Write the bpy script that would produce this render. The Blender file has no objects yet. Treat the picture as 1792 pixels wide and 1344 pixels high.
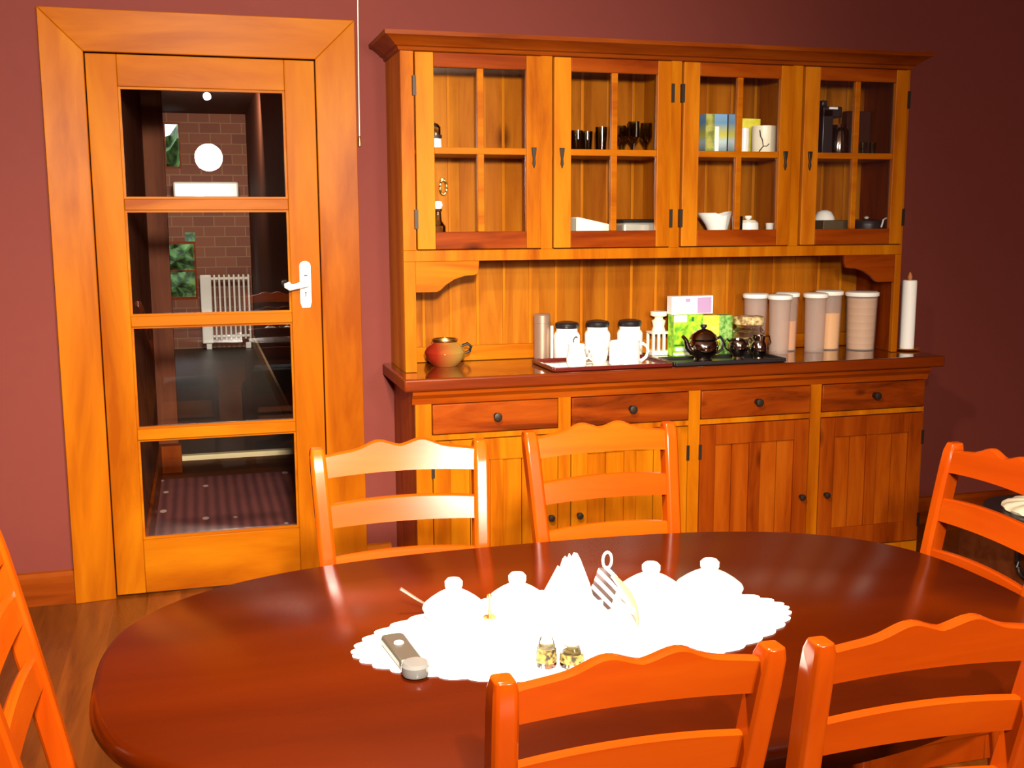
import bpy, bmesh, math, random
from mathutils import Vector, Matrix
C = bpy.context.scene.collection
PI = math.pi
random.seed(7)

# ------------------------------------------------------------------ materials
def nodes(name):
    m = bpy.data.materials.new(name); m.use_nodes = True
    nt = m.node_tree; nt.nodes.clear()
    out = nt.nodes.new('ShaderNodeOutputMaterial')
    return m, nt, out

def principled(nt, out, **kw):
    b = nt.nodes.new('ShaderNodeBsdfPrincipled')
    for k, v in kw.items(): b.inputs[k].default_value = v
    nt.links.new(b.outputs['BSDF'], out.inputs['Surface'])
    return b

def plain(name, col, rough=.5, metal=0., coat=0., spec=.5, var=0., trans=0., sss=0.):
    m, nt, out = nodes(name)
    b = principled(nt, out, Roughness=rough, Metallic=metal)
    b.inputs['Base Color'].default_value = (*col, 1)
    b.inputs['Coat Weight'].default_value = coat
    b.inputs['Specular IOR Level'].default_value = spec
    if trans: b.inputs['Transmission Weight'].default_value = trans
    if sss:
        b.inputs['Subsurface Weight'].default_value = sss
        b.inputs['Subsurface Radius'].default_value = (.02, .015, .01)
    tc = nt.nodes.new('ShaderNodeTexCoord'); n = nt.nodes.new('ShaderNodeTexNoise')
    n.inputs['Scale'].default_value = 14; n.inputs['Detail'].default_value = 4
    nt.links.new(tc.outputs['Object'], n.inputs['Vector'])
    mx = nt.nodes.new('ShaderNodeMix'); mx.data_type = 'RGBA'
    v = var if var else .06
    mx.inputs['A'].default_value = (*[c*(1-v) for c in col], 1)
    mx.inputs['B'].default_value = (*[min(1, c*(1+v)) for c in col], 1)
    nt.links.new(n.outputs['Fac'], mx.inputs['Factor'])
    nt.links.new(mx.outputs['Result'], b.inputs['Base Color'])
    return m

def wood(name, dark, mid, light, axis='z', scale=5., stretch=9., rough=.35, coat=.25, knots=0., board=0., board_axis='x', bump=.06, boardvar=.35, spec=.5):
    dark, mid, light = [tuple(v*.58 for v in c) for c in (dark, mid, light)]
    m, nt, out = nodes(name); L = nt.links.new; N = nt.nodes.new
    b = principled(nt, out, Roughness=rough); b.inputs['Coat Weight'].default_value = coat
    b.inputs['Coat Roughness'].default_value = rough*.6
    b.inputs['Specular IOR Level'].default_value = spec
    tc = N('ShaderNodeTexCoord'); oi = N('ShaderNodeObjectInfo')
    mul = N('ShaderNodeMath'); mul.operation = 'MULTIPLY'; mul.inputs[1].default_value = 37.
    L(oi.outputs['Random'], mul.inputs[0])
    add = N('ShaderNodeVectorMath'); add.operation = 'ADD'
    L(tc.outputs['Object'], add.inputs[0]); L(mul.outputs[0], add.inputs[1])
    mp = N('ShaderNodeMapping')
    s = {'x': (1, stretch, stretch), 'y': (stretch, 1, stretch), 'z': (stretch, stretch, 1)}[axis]
    mp.inputs['Scale'].default_value = [v*scale*.3 for v in s]
    L(add.outputs[0], mp.inputs['Vector'])
    vec = mp.outputs[0]
    if board:
        sx = N('ShaderNodeSeparateXYZ'); L(tc.outputs['Object'], sx.inputs[0])
        dv = N('ShaderNodeMath'); dv.operation = 'DIVIDE'; dv.inputs[1].default_value = board
        L(sx.outputs['XYZ'.index(board_axis.upper())], dv.inputs[0])
        fl = N('ShaderNodeMath'); fl.operation = 'FLOOR'; L(dv.outputs[0], fl.inputs[0])
        wn = N('ShaderNodeTexWhiteNoise'); wn.noise_dimensions = '1D'; L(fl.outputs[0], wn.inputs['W'])
        ad2 = N('ShaderNodeVectorMath'); ad2.operation = 'MULTIPLY_ADD'
        ad2.inputs[1].default_value = (1, 1, 1)
        sc = N('ShaderNodeVectorMath'); sc.operation = 'SCALE'; sc.inputs['Scale'].default_value = 20
        L(wn.outputs['Color'], sc.inputs[0])
        L(vec, ad2.inputs[0]); L(sc.outputs[0], ad2.inputs[2]); vec = ad2.outputs[0]
    n1 = N('ShaderNodeTexNoise'); n1.inputs['Scale'].default_value = 1.; n1.inputs['Detail'].default_value = 5
    n1.inputs['Roughness'].default_value = .6; n1.inputs['Distortion'].default_value = .5
    L(vec, n1.inputs['Vector'])
    cr = N('ShaderNodeValToRGB'); e = cr.color_ramp.elements
    e[0].position = .3; e[0].color = (*dark, 1); e[1].position = .72; e[1].color = (*light, 1)
    k = e.new(.5); k.color = (*mid, 1)
    L(n1.outputs['Fac'], cr.inputs['Fac'])
    col = cr.outputs['Color']
    if board:
        mr = N('ShaderNodeMapRange'); mr.inputs['To Min'].default_value = 1-boardvar; mr.inputs['To Max'].default_value = 1+boardvar*.6
        L(wn.outputs['Value'], mr.inputs['Value'])
        vm = N('ShaderNodeVectorMath'); vm.operation = 'SCALE'; L(col, vm.inputs[0]); L(mr.outputs[0], vm.inputs['Scale'])
        col = vm.outputs[0]
    if knots:
        mk = N('ShaderNodeMapping')
        s2 = {'x': (.55, 1, 1), 'y': (1, .55, 1), 'z': (1, 1, .55)}[axis]
        mk.inputs['Scale'].default_value = s2; L(add.outputs[0], mk.inputs['Vector'])
        vo = N('ShaderNodeTexVoronoi'); vo.inputs['Scale'].default_value = knots; L(mk.outputs[0], vo.inputs['Vector'])
        kr = N('ShaderNodeMapRange'); kr.inputs['From Min'].default_value = .03; kr.inputs['From Max'].default_value = .11
        L(vo.outputs['Distance'], kr.inputs['Value'])
        mx = N('ShaderNodeMix'); mx.data_type = 'RGBA'
        mx.inputs['A'].default_value = (dark[0]*.35, dark[1]*.3, dark[2]*.3, 1)
        L(kr.outputs[0], mx.inputs['Factor']); L(col, mx.inputs['B']); col = mx.outputs['Result']
    L(col, b.inputs['Base Color'])
    bp = N('ShaderNodeBump'); bp.inputs['Strength'].default_value = bump; bp.inputs['Distance'].default_value = .004
    L(n1.outputs['Fac'], bp.inputs['Height']); L(bp.outputs[0], b.inputs['Normal'])
    return m

def pane_glass(name, tint=(1, 1, 1), boost=1.):
    m, nt, out = nodes(name); N = nt.nodes.new; L = nt.links.new
    t = N('ShaderNodeBsdfTransparent'); t.inputs['Color'].default_value = (*tint, 1)
    g = N('ShaderNodeBsdfGlossy'); g.inputs['Roughness'].default_value = .0
    f = N('ShaderNodeFresnel'); f.inputs['IOR'].default_value = 1.5
    mm = N('ShaderNodeMath'); mm.operation = 'MULTIPLY'; mm.inputs[1].default_value = boost; L(f.outputs[0], mm.inputs[0])
    mx = N('ShaderNodeMixShader'); L(mm.outputs[0], mx.inputs[0]); L(t.outputs[0], mx.inputs[1]); L(g.outputs[0], mx.inputs[2])
    L(mx.outputs[0], out.inputs['Surface'])
    return m

def frosted(name, col):
    m, nt, out = nodes(name); N = nt.nodes.new; L = nt.links.new
    b = principled(nt, out, Roughness=.3); b.inputs['Base Color'].default_value = (*col, 1)
    tl = N('ShaderNodeBsdfTranslucent'); tl.inputs['Color'].default_value = (*col, 1)
    tr = N('ShaderNodeBsdfTransparent'); tr.inputs['Color'].default_value = (.97, .93, .9, 1)
    m1 = N('ShaderNodeMixShader'); m1.inputs[0].default_value = .45; L(b.outputs[0], m1.inputs[1]); L(tl.outputs[0], m1.inputs[2])
    m2 = N('ShaderNodeMixShader'); m2.inputs[0].default_value = .72; L(m1.outputs[0], m2.inputs[1]); L(tr.outputs[0], m2.inputs[2])
    L(m2.outputs[0], out.inputs['Surface']); return m

def ramp_mat(name, coord_axis, stops, rough=.5, freq=1., interp='CONSTANT', noise=0., rot=(0, 0, 0), metal=0., shift=0.):
    """bands of colour along an object axis"""
    m, nt, out = nodes(name); N = nt.nodes.new; L = nt.links.new
    b = principled(nt, out, Roughness=rough, Metallic=metal)
    tc = N('ShaderNodeTexCoord'); mp = N('ShaderNodeMapping'); mp.inputs['Rotation'].default_value = rot
    L(tc.outputs['Object'], mp.inputs['Vector'])
    src = mp.outputs[0]
    if noise:
        n = N('ShaderNodeTexNoise'); n.inputs['Scale'].default_value = 30; L(src, n.inputs['Vector'])
        s = N('ShaderNodeVectorMath'); s.operation = 'MULTIPLY_ADD'; s.inputs[1].default_value = (noise,)*3
        L(n.outputs['Color'], s.inputs[0]); L(src, s.inputs[2]); src = s.outputs[0]
    sx = N('ShaderNodeSeparateXYZ'); L(src, sx.inputs[0])
    mu = N('ShaderNodeMath'); mu.operation = 'MULTIPLY'; mu.inputs[1].default_value = freq
    L(sx.outputs['XYZ'.index(coord_axis.upper())], mu.inputs[0])
    fr = N('ShaderNodeMath'); fr.operation = 'FRACT'; ad = N('ShaderNodeMath'); ad.operation = 'ADD'; ad.inputs[1].default_value = shift; L(mu.outputs[0], ad.inputs[0]); L(ad.outputs[0], fr.inputs[0])
    cr = N('ShaderNodeValToRGB'); cr.color_ramp.interpolation = interp
    e = cr.color_ramp.elements
    e[0].position = stops[0][0]; e[0].color = (*stops[0][1], 1); e[1].position = stops[1][0]; e[1].color = (*stops[1][1], 1)
    for p, c in stops[2:]: e.new(p).color = (*c, 1)
    L(fr.outputs[0], cr.inputs['Fac']); L(cr.outputs['Color'], b.inputs['Base Color'])
    return m

def speckle(name, c1, c2, scale, rough=.6, metal=0., lo=.4, hi=.6):
    m, nt, out = nodes(name); N = nt.nodes.new; L = nt.links.new
    b = principled(nt, out, Roughness=rough, Metallic=metal)
    tc = N('ShaderNodeTexCoord'); n = N('ShaderNodeTexNoise'); n.inputs['Scale'].default_value = scale; n.inputs['Detail'].default_value = 3
    L(tc.outputs['Object'], n.inputs['Vector'])
    cr = N('ShaderNodeValToRGB'); e = cr.color_ramp.elements
    e[0].position = lo; e[0].color = (*c1, 1); e[1].position = hi; e[1].color = (*c2, 1)
    L(n.outputs['Fac'], cr.inputs['Fac']); L(cr.outputs['Color'], b.inputs['Base Color'])
    return m

def brick_mat(name):
    m, nt, out = nodes(name); N = nt.nodes.new; L = nt.links.new
    b = principled(nt, out, Roughness=.8)
    tc = N('ShaderNodeTexCoord'); mp = N('ShaderNodeMapping'); mp.inputs['Rotation'].default_value = (PI/2, 0, 0)
    L(tc.outputs['Object'], mp.inputs['Vector'])
    br = N('ShaderNodeTexBrick'); br.inputs['Scale'].default_value = 2.2
    br.inputs['Color1'].default_value = (.24, .085, .05, 1); br.inputs['Color2'].default_value = (.18, .06, .04, 1)
    br.inputs['Mortar'].default_value = (.28, .16, .09, 1); br.inputs['Mortar Size'].default_value = .012
    L(mp.outputs[0], br.inputs['Vector']); L(br.outputs['Color'], b.inputs['Base Color'])
    return m

def carpet_mat(name):
    m, nt, out = nodes(name); N = nt.nodes.new; L = nt.links.new
    b = principled(nt, out, Roughness=.95)
    tc = N('ShaderNodeTexCoord'); wv = N('ShaderNodeTexWave'); wv.bands_direction = 'X'; wv.inputs['Scale'].default_value = 6.
    wv.inputs['Distortion'].default_value = .6; wv.inputs['Detail'].default_value = 2
    L(tc.outputs['Object'], wv.inputs['Vector'])
    cr = N('ShaderNodeValToRGB'); e = cr.color_ramp.elements
    e[0].color = (.09, .013, .018, 1); e[1].color = (.2, .045, .042, 1); L(wv.outputs['Fac'], cr.inputs['Fac'])
    mp = N('ShaderNodeMapping'); mp.inputs['Scale'].default_value = (9, 5, 1); L(tc.outputs['Object'], mp.inputs['Vector'])
    vo = N('ShaderNodeTexVoronoi'); vo.inputs['Scale'].default_value = 1.; vo.inputs['Randomness'].default_value = .55; L(mp.outputs[0], vo.inputs['Vector'])
    mr = N('ShaderNodeMapRange'); mr.inputs['From Min'].default_value = .13; mr.inputs['From Max'].default_value = .17
    L(vo.outputs['Distance'], mr.inputs['Value'])
    mx = N('ShaderNodeMix'); mx.data_type = 'RGBA'; mx.inputs['A'].default_value = (.62, .4, .33, 1)
    L(mr.outputs[0], mx.inputs['Factor']); L(cr.outputs[0], mx.inputs['B']); L(mx.outputs['Result'], b.inputs['Base Color'])
    return m

HD, HM, HL = (.4, .08, .001), (.6, .155, .002), (.74, .235, .004)      # honey pine
M = {}
for ax in 'xyz':
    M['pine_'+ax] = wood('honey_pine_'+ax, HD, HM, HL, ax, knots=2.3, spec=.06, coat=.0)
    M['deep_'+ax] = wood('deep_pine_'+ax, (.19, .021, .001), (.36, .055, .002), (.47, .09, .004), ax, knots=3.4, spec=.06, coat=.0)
    M['door_'+ax] = wood('door_timber_'+ax, (.38, .076, .001), (.56, .145, .002), (.68, .22, .004), ax, scale=3, stretch=7, spec=.035, coat=.0)
    M['chair_'+ax] = wood('varnished_chair_timber_'+ax, (.38, .041, .001), (.47, .057, .0014), (.54, .08, .002), ax, scale=4, stretch=8, rough=.16, coat=.0, bump=.006, spec=.3)
for ax in 'xyz': M['mid_'+ax] = wood('mid_pine_'+ax, (.28, .036, .0015), (.46, .082, .003), (.56, .125, .005), ax, knots=3., spec=.06, coat=.0)
M['crown'] = wood('crown_timber', (.16, .022, .001), (.3, .05, .003), (.4, .08, .005), 'x', spec=.06, coat=.0)
M['pale_and_lit_pine'] = wood('pale_and_lit_pine', (.58, .14, .004), (.76, .23, .007), (.85, .3, .012), 'z', knots=1.5, spec=.06, coat=.0)  # pale beading timber; also carries the light painted on left hutch stiles
M['drawer'] = wood('knotty_drawer_timber', (.06, .008, .0006), (.3, .042, .002), (.46, .085, .004), 'x', scale=6.5, stretch=6, knots=5., spec=.08, coat=.0)
M['boards'] = wood('pine_boards', (.38, .085, .004), (.55, .155, .007), (.7, .235, .014), 'z', knots=2.8, board=.112, boardvar=.22, spec=.06, coat=.0)
M['table'] = wood('mahogany_table_top', (.058, .0055, .0002), (.075, .0075, .0002), (.092, .0098, .0003), 'x', scale=2.5, stretch=6, rough=.2, coat=.0, bump=.006, spec=.18)
M['counter'] = wood('dark_polished_worktop', (.12, .018, .002), (.2, .032, .003), (.28, .05, .005), 'x', scale=3, stretch=7, rough=.1, coat=.6, bump=.01)
M['counter_edge'] = wood('worktop_edge_timber', (.15, .017, .001), (.23, .03, .0015), (.29, .044, .002), 'x', spec=.1, coat=.0)
M['floor'] = wood('floor_boards', (.16, .036, .003), (.26, .062, .006), (.36, .09, .009), 'y', board=.12, rough=.25, coat=.08, spec=.25, boardvar=.25)
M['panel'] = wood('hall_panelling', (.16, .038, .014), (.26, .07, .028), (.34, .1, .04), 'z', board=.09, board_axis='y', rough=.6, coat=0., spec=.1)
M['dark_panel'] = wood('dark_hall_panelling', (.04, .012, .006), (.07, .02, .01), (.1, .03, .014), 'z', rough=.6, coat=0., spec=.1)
M['wall'] = plain('burgundy_wall_paint', (.14, .0235, .016), .75, var=.05, spec=.25)
M['ceiling'] = plain('ceiling_paint', (.55, .4, .28), .9)
M['white'] = plain('white_ceramic', (.9, .88, .84), .18, coat=.5, var=.01)
M['cream'] = plain('cream_ceramic', (.85, .78, .6), .35, var=.03)
M['lace'] = plain('white_lace_cotton', (.92, .91, .9), .9, var=.01)
M['paper'] = plain('white_paper', (.92, .9, .86), .85, var=.01)
M['black'] = plain('black_plastic', (.012, .01, .012), .35)
M['iron'] = plain('dark_iron', (.03, .02, .014), .45, metal=.6)
M['brass'] = plain('old_brass', (.6, .38, .12), .3, metal=1.)
M['silver'] = plain('dark_polished_silver', (.32, .28, .25), .12, metal=1.)
M['steel'] = plain('brushed_steel', (.42, .28, .2), .3, metal=.6)
M['chrome'] = plain('white_enamel', (.93, .9, .86), .15, coat=.6, var=.01)
M['navy'] = plain('navy_fabric', (.03, .04, .075), .9)
M['glass'] = pane_glass('clear_pane_glass')
M['doorglass'] = pane_glass('door_pane_glass', boost=1.3)
M['jarglass'] = plain('clear_glassware', (.96, .97, .95), .02, trans=1., var=.01)
M['smoke'] = pane_glass('smoky_glassware', (.7, .76, .64), 4.)
M['thinglass'] = pane_glass('thin_glassware', (.93, .95, .92), 5.)
M['frost'] = frosted('frosted_plastic', (.86, .74, .68))
M['lid'] = plain('white_plastic_lid', (.93, .9, .84), .4, var=.01)
M['wax'] = plain('white_wax', (.93, .92, .9), .5, sss=.2, var=.01)
M['wick'] = plain('brown_wick', (.5, .17, .05), .7)
M['brick'] = brick_mat('red_brick')
M['carpet'] = carpet_mat('red_patterned_carpet')
M['darkfloor'] = plain('dark_hall_floor', (.03, .026, .018), .5)
M['tan'] = plain('tan_skirting', (.35, .22, .12), .5)
M['creamedge'] = plain('cream_strip', (.9, .72, .4), .6)
M['hedge'] = speckle('garden_green', (.02, .04, .01), (.1, .2, .04), 8)
M['lime'] = speckle('lime_card', (.08, .35, .01), (.45, .75, .02), 40, lo=.35, hi=.6)
M['yellow'] = speckle('yellow_card', (.75, .65, .02), (.85, .8, .1), 30)
M['leafgreen'] = speckle('leaf_green_card', (.06, .25, .02), (.3, .5, .12), 60)
M['lilac'] = plain('lilac_print', (.45, .28, .5), .6)
M['stripegreen'] = plain('dark_green_print', (.01, .14, .03), .6)
M['paleblue'] = plain('pale_blue_print', (.6, .8, .85), .6)
M['bluecard'] = ramp_mat('blue_picture_card', 'z', [(0, (.04, .05, .04)), (.28, (.5, .65, .7)), (.42, (.6, .55, .04)), (.66, (.14, .3, .5)), (.9, (.22, .4, .65))], freq=5., noise=.012, interp='LINEAR')
M['teal'] = speckle('green_picture_card', (.15, .2, .03), (.45, .42, .08), 25)
M['pasta'] = speckle('dried_pasta', (.22, .12, .03), (.75, .58, .28), 45)
M['biscuit'] = ramp_mat('stacked_biscuits', 'z', [(0, (.42, .27, .15)), (.08, (.62, .45, .28)), (.85, (.55, .38, .22))], freq=32, noise=.004, interp='LINEAR')
M['rice'] = plain('yellow_grain', (.85, .52, .13), .8)
M['oats'] = plain('orange_grain', (.8, .42, .13), .8)
M['redglaze'] = ramp_mat('red_to_gold_glaze', 'x', [(0, (.35, .02, .01)), (.25, (.42, .03, .01)), (.75, (.55, .33, .07)), (.95, (.25, .13, .03))], rough=.1, freq=5.2, interp='LINEAR', metal=.5, shift=.5)
M['zebra'] = ramp_mat('zebra_stripes', 'x', [(0, (.9, .88, .85)), (.48, (.03, .008, .006))], freq=72, rough=.6, rot=(0, .75, 0))
M['grey'] = plain('dark_grey_plastic', (.04, .033, .024), .45)
M['crate'] = wood('crate_timber', (.13, .03, .008), (.2, .05, .014), (.27, .07, .02), 'x', rough=.6, coat=0., spec=.1)
M['goldlabel'] = speckle('gold_label', (.02, .012, .002), (.3, .2, .04), 130)
M['tail'] = plain('beige_ribbon', (.2, .15, .09), .4)
M['spoonsteel'] = plain('dull_steel', (.3, .19, .14), .35, metal=.7)
M['trayprint'] = plain('red_lacquer_edge', (.09, .008, .006), .2)
M['ink'] = plain('black_ink', (.02, .015, .02), .6)

# ------------------------------------------------------------------ geometry helpers
def nb(): return bmesh.new()

def box(bm, x0, x1, y0, y1, z0, z1, mat=None):
    v = [bm.verts.new((x, y, z)) for x in (x0, x1) for y in (y0, y1) for z in (z0, z1)]
    fs = [(0, 1, 3, 2), (4, 6, 7, 5), (0, 4, 5, 1), (2, 3, 7, 6), (0, 2, 6, 4), (1, 5, 7, 3)]
    for f in fs: bm.faces.new([v[i] for i in f])
    if mat is not None: bmesh.ops.transform(bm, matrix=mat, verts=v)
    return v

def prism(bm, poly, axis, a, b):
    """extrude a closed 2-D outline along an axis; poly is in the two remaining axes, in order"""
    def P(p, t): return {'x': (t, p[0], p[1]), 'y': (p[0], t, p[1]), 'z': (p[0], p[1], t)}[axis]
    lo = [bm.verts.new(P(p, a)) for p in poly]; hi = [bm.verts.new(P(p, b)) for p in poly]
    n = len(poly)
    bm.faces.new(lo[::-1]); bm.faces.new(hi)
    for i in range(n): bm.faces.new((lo[i], lo[(i+1) % n], hi[(i+1) % n], hi[i]))
    return lo+hi

def lathe(bm, prof, c, n=32, mat=None, sx=1., sy=1.):
    rings, new = [], []
    for r, z in prof:
        if r < 1e-6: rings.append([bm.verts.new((c[0], c[1], c[2]+z))])
        else: rings.append([bm.verts.new((c[0]+sx*r*math.cos(2*PI*i/n), c[1]+sy*r*math.sin(2*PI*i/n), c[2]+z)) for i in range(n)])
        new += rings[-1]
    for A, B in zip(rings, rings[1:]):
        for i in range(n):
            j = (i+1) % n
            if len(A) == 1 and len(B) == 1: continue
            if len(A) == 1: bm.faces.new((A[0], B[j], B[i]))
            elif len(B) == 1: bm.faces.new((A[i], A[j], B[0]))
            else: bm.faces.new((A[i], A[j], B[j], B[i]))
    if mat is not None: bmesh.ops.transform(bm, matrix=mat, verts=new)
    return new

def tube(bm, pts, r, n=10, closed=False):
    pts = [Vector(p) for p in pts]; rr = r if isinstance(r, (list, tuple)) else [r]*len(pts)
    rings = []
    up = Vector((0.13, .31, .94))
    for i, p in enumerate(pts):
        a = pts[i-1] if (i > 0 or closed) else p; b = pts[(i+1) % len(pts)] if (i < len(pts)-1 or closed) else p
        t = (b-a).normalized(); s = t.cross(up)
        if s.length < .05: s = t.cross(Vector((1, 0, 0)))
        s.normalize(); u = s.cross(t)
        rings.append([bm.verts.new(p+rr[i]*(math.cos(2*PI*k/n)*s+math.sin(2*PI*k/n)*u)) for k in range(n)])
    m = len(rings)
    for i in range(m if closed else m-1):
        A, B = rings[i], rings[(i+1) % m]
        for k in range(n): bm.faces.new((A[k], A[(k+1) % n], B[(k+1) % n], B[k]))
    if not closed: bm.faces.new(rings[0][::-1]); bm.faces.new(rings[-1])

def root_of(o):
    while o.parent: o = o.parent
    return o

def obj(name, bm, m, parent=None, label=None, bevel=0., smooth=35, seg=2):
    bmesh.ops.recalc_face_normals(bm, faces=bm.faces)
    me = bpy.data.meshes.new(name)
    org = root_of(parent).location if parent else None
    if org is not None: bmesh.ops.translate(bm, vec=-Vector(org), verts=bm.verts)
    bm.to_mesh(me); bm.free()
    me.materials.append(m if not isinstance(m, str) else M[m])
    o = bpy.data.objects.new(name, me); C.objects.link(o)
    if smooth: me.shade_smooth(); me.set_sharp_from_angle(angle=math.radians(smooth))
    if parent: o.parent = parent
    if label: o['label'] = label
    if bevel:
        b = o.modifiers.new('edge', 'BEVEL'); b.width = bevel; b.segments = seg; b.limit_method = 'ANGLE'; b.angle_limit = math.radians(40)
        b.harden_normals = False
    return o

def tag(o, label, cat, group=None):
    o['label'] = label; o['category'] = cat
    if group: o['group'] = group
    return o

def thing(name, label, cat, loc=(0, 0, 0), group=None):
    o = bpy.data.objects.new(name, None); C.objects.link(o); o.location = loc
    o.empty_display_size = .05
    return tag(o, label, cat, group)

def single(name, bm, m, label, cat, loc, group=None, **kw):
    bmesh.ops.translate(bm, vec=-Vector(loc), verts=bm.verts)
    o = obj(name, bm, m, **kw); o.location = loc
    return tag(o, label, cat, group)

def struct(name, bm, m, parent=None, **kw):
    o = obj(name, bm, m, parent, **kw)
    if not parent: o['kind'] = 'structure'
    return o

def B(*a):
    bm = nb(); box(bm, *a); return bm

def dup(root, loc, rz, label):
    r = root.copy(); C.objects.link(r); r.location = loc; r.rotation_euler = (0, 0, rz); r['label'] = label
    for ch in list(root.children):
        c = ch.copy(); C.objects.link(c); c.parent = r
        for g in list(ch.children):
            d = g.copy(); C.objects.link(d); d.parent = c
    return r

# ------------------------------------------------------------------ room shell
X0, X1, YR, ZC = -1.6, 5.0, -6.6, 2.75
struct('floor', B(X0-.1, X1+.1, YR-.1, .12, -.1, 0), 'floor', smooth=0)
struct('ceiling', B(X0-.1, X1+.1, YR-.1, .12, ZC, ZC+.1), 'ceiling', smooth=0)
bm = nb()
DL, DR, DT = .115, .95, 2.056                                   # door opening
box(bm, X0, DL, 0, .12, 0, ZC); box(bm, DR, X1, 0, .12, 0, ZC); box(bm, DL, DR, 0, .12, DT, ZC)
struct('wall_back', bm, 'wall', smooth=0)
struct('wall_left', B(X0-.1, X0, YR, .12, 0, ZC), 'wall', smooth=0)
struct('wall_right', B(X1, X1+.1, YR, .12, 0, ZC), 'wall', smooth=0)
struct('wall_front', B(X0-.1, X1+.1, YR-.1, YR, 0, ZC), 'wall', smooth=0)
bm = nb(); prism(bm, [(0, 0), (-.022, 0), (-.022, .11), (-.012, .125), (0, .128)], 'x', X0, -.024)
struct('baseboard_back', bm, 'crown', smooth=0)
bm = nb(); prism(bm, [(0, 0), (-.022, 0), (-.022, .11), (-.012, .125), (0, .128)], 'x', 1.096, 1.2)
struct('baseboard_side', bm, 'door_x', smooth=0)
bm = nb(); prism(bm, [(0, 0), (-.022, 0), (-.022, .11), (-.012, .125), (0, .128)], 'x', 3.42, X1)
struct('baseboard_right', bm, 'deep_x', smooth=0)

# door casing: mitred boards, thicker at the outer edge
cL, cR, cT, iL, iR, iT = -.024, 1.096, 2.198, .121, .946, 2.052
def casing_piece(out_a, out_b, in_a, in_b):
    bm = nb()
    def V(p, y): return bm.verts.new((p[0], y, p[1]))
    of, ob = [V(p, -.038) for p in (out_a, out_b)], [V(p, 0) for p in (out_a, out_b)]
    nf, nk = [V(p, -.02) for p in (in_a, in_b)], [V(p, .0) for p in (in_a, in_b)]
    for f in ((of[0], of[1], nf[1], nf[0]), (of[1], of[0], ob[0], ob[1]), (nf[0], nf[1], nk[1], nk[0]),
              (ob[0], nk[0], nk[1], ob[1]), (of[0], nf[0], nk[0], ob[0]), (of[1], ob[1], nk[1], nf[1])): bm.faces.new(f)
    return bm
struct('trim_1', casing_piece((cL, 0), (cL, cT), (iL, 0), (iL, iT)), 'door_z', smooth=0, bevel=.003)
struct('trim_2', casing_piece((cR, cT), (cR, 0), (iR, iT), (iR, 0)), 'door_z', smooth=0, bevel=.003)
struct('trim_3', casing_piece((cL, cT), (cR, cT), (iL, iT), (iR, iT)), 'door_x', smooth=0, bevel=.003)

# glazed door
door = bpy.data.objects.new('door_1', None); C.objects.link(door); door['kind'] = 'structure'; door.location = (.53, .02, 0)
yF, yB = -.006, .036
gL, gR = .231, .829
obj('stile', B(.124, gL, yF, yB, .008, 2.048), 'door_z', door, bevel=.003)
obj('stile', B(gR, .943, yF, yB, .008, 2.048), 'door_z', door, bevel=.003)
obj('rail', B(gL, gR, yF, yB, 1.934, 2.048), 'door_x', door, bevel=.003)
obj('rail', B(gL, gR, yF, yB, .008, .221), 'door_x', door, bevel=.003)
bars = [(1.487, 1.529), (1.052, 1.091), (.616, .657)]
for a, b_ in bars: obj('glazing_bar', B(gL, gR, yF+.002, yB, a, b_), 'door_x', door, bevel=.003)
lev = [1.934, 1.529, 1.487, 1.091, 1.052, .657, .616, .221]
for i in range(4):
    z1, z0 = lev[2*i], lev[2*i+1]
    obj('pane', B(gL-.004, gR+.004, .018, .022, z0-.004, z1+.004), 'doorglass', door, smooth=0)
    bm = nb()                                                   # glazing bead round the pane
    for a in ((gL, gR, .006, .018, z0, z0+.008), (gL, gR, .006, .018, z1-.008, z1), (gL, gL+.008, .006, .018, z0+.008, z1-.008), (gR-.008, gR, .006, .018, z0+.008, z1-.008)): box(bm, *a)
    obj('glazing_bead', bm, 'door_x', door, smooth=0)
bm = nb()
pts = []
for k in range(9): a = PI*k/8; pts.append((.884+.022*math.cos(a), 1.272+.019*math.sin(a)))
pts = [(.906, 1.13)] + pts + [(.862, 1.13), (.868, 1.108), (.9, 1.108)]
prism(bm, pts, 'y', -.014, -.006)
plate = obj('escutcheon', bm, 'chrome', door, label='white door handle plate', bevel=.003)
bm = nb()
tube(bm, [(.884, -.012, 1.203), (.884, -.045, 1.203), (.87, -.056, 1.203), (.838, -.058, 1.194), (.822, -.056, 1.192), (.812, -.054, 1.2), (.808, -.054, 1.21)], [.012, .012, .013, .011, .014, .016, .011], 12)
obj('lever', bm, 'chrome', plate, label='white curved lever handle')
bm = nb(); box(bm, .878, .892, -.016, -.0135, 1.232, 1.237); obj('slot', bm, 'ink', plate, smooth=0)
bm = nb(); lathe(bm, [(0, 0), (.0035, 0), (.0035, .003), (0, .003)], (0, 0, 0), 12, Matrix.Translation((.884, -.0135, 1.168)) @ Matrix.Rotation(PI/2, 4, 'X')); box(bm, .8825, .8855, -.0165, -.0135, 1.152, 1.168)
obj('keyhole', bm, 'ink', plate, smooth=0)

# added window frame on the solid unseen wall, around the chair-highlight area light
win = bpy.data.objects.new('added_window', None); C.objects.link(win); win['kind'] = 'structure'; win.location = (2.06, -6.6, 1.58)
bm = nb()
for a in ((1.71, 1.78, 1.5, 2.34), (2.34, 2.41, 1.5, 2.34), (1.78, 2.34, 1.5, 1.59), (1.78, 2.34, 2.25, 2.34)): box(bm, a[0], a[1], -6.6, -6.53, a[2], a[3])
obj('window_frame', bm, 'door_z', win, smooth=0)

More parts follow.
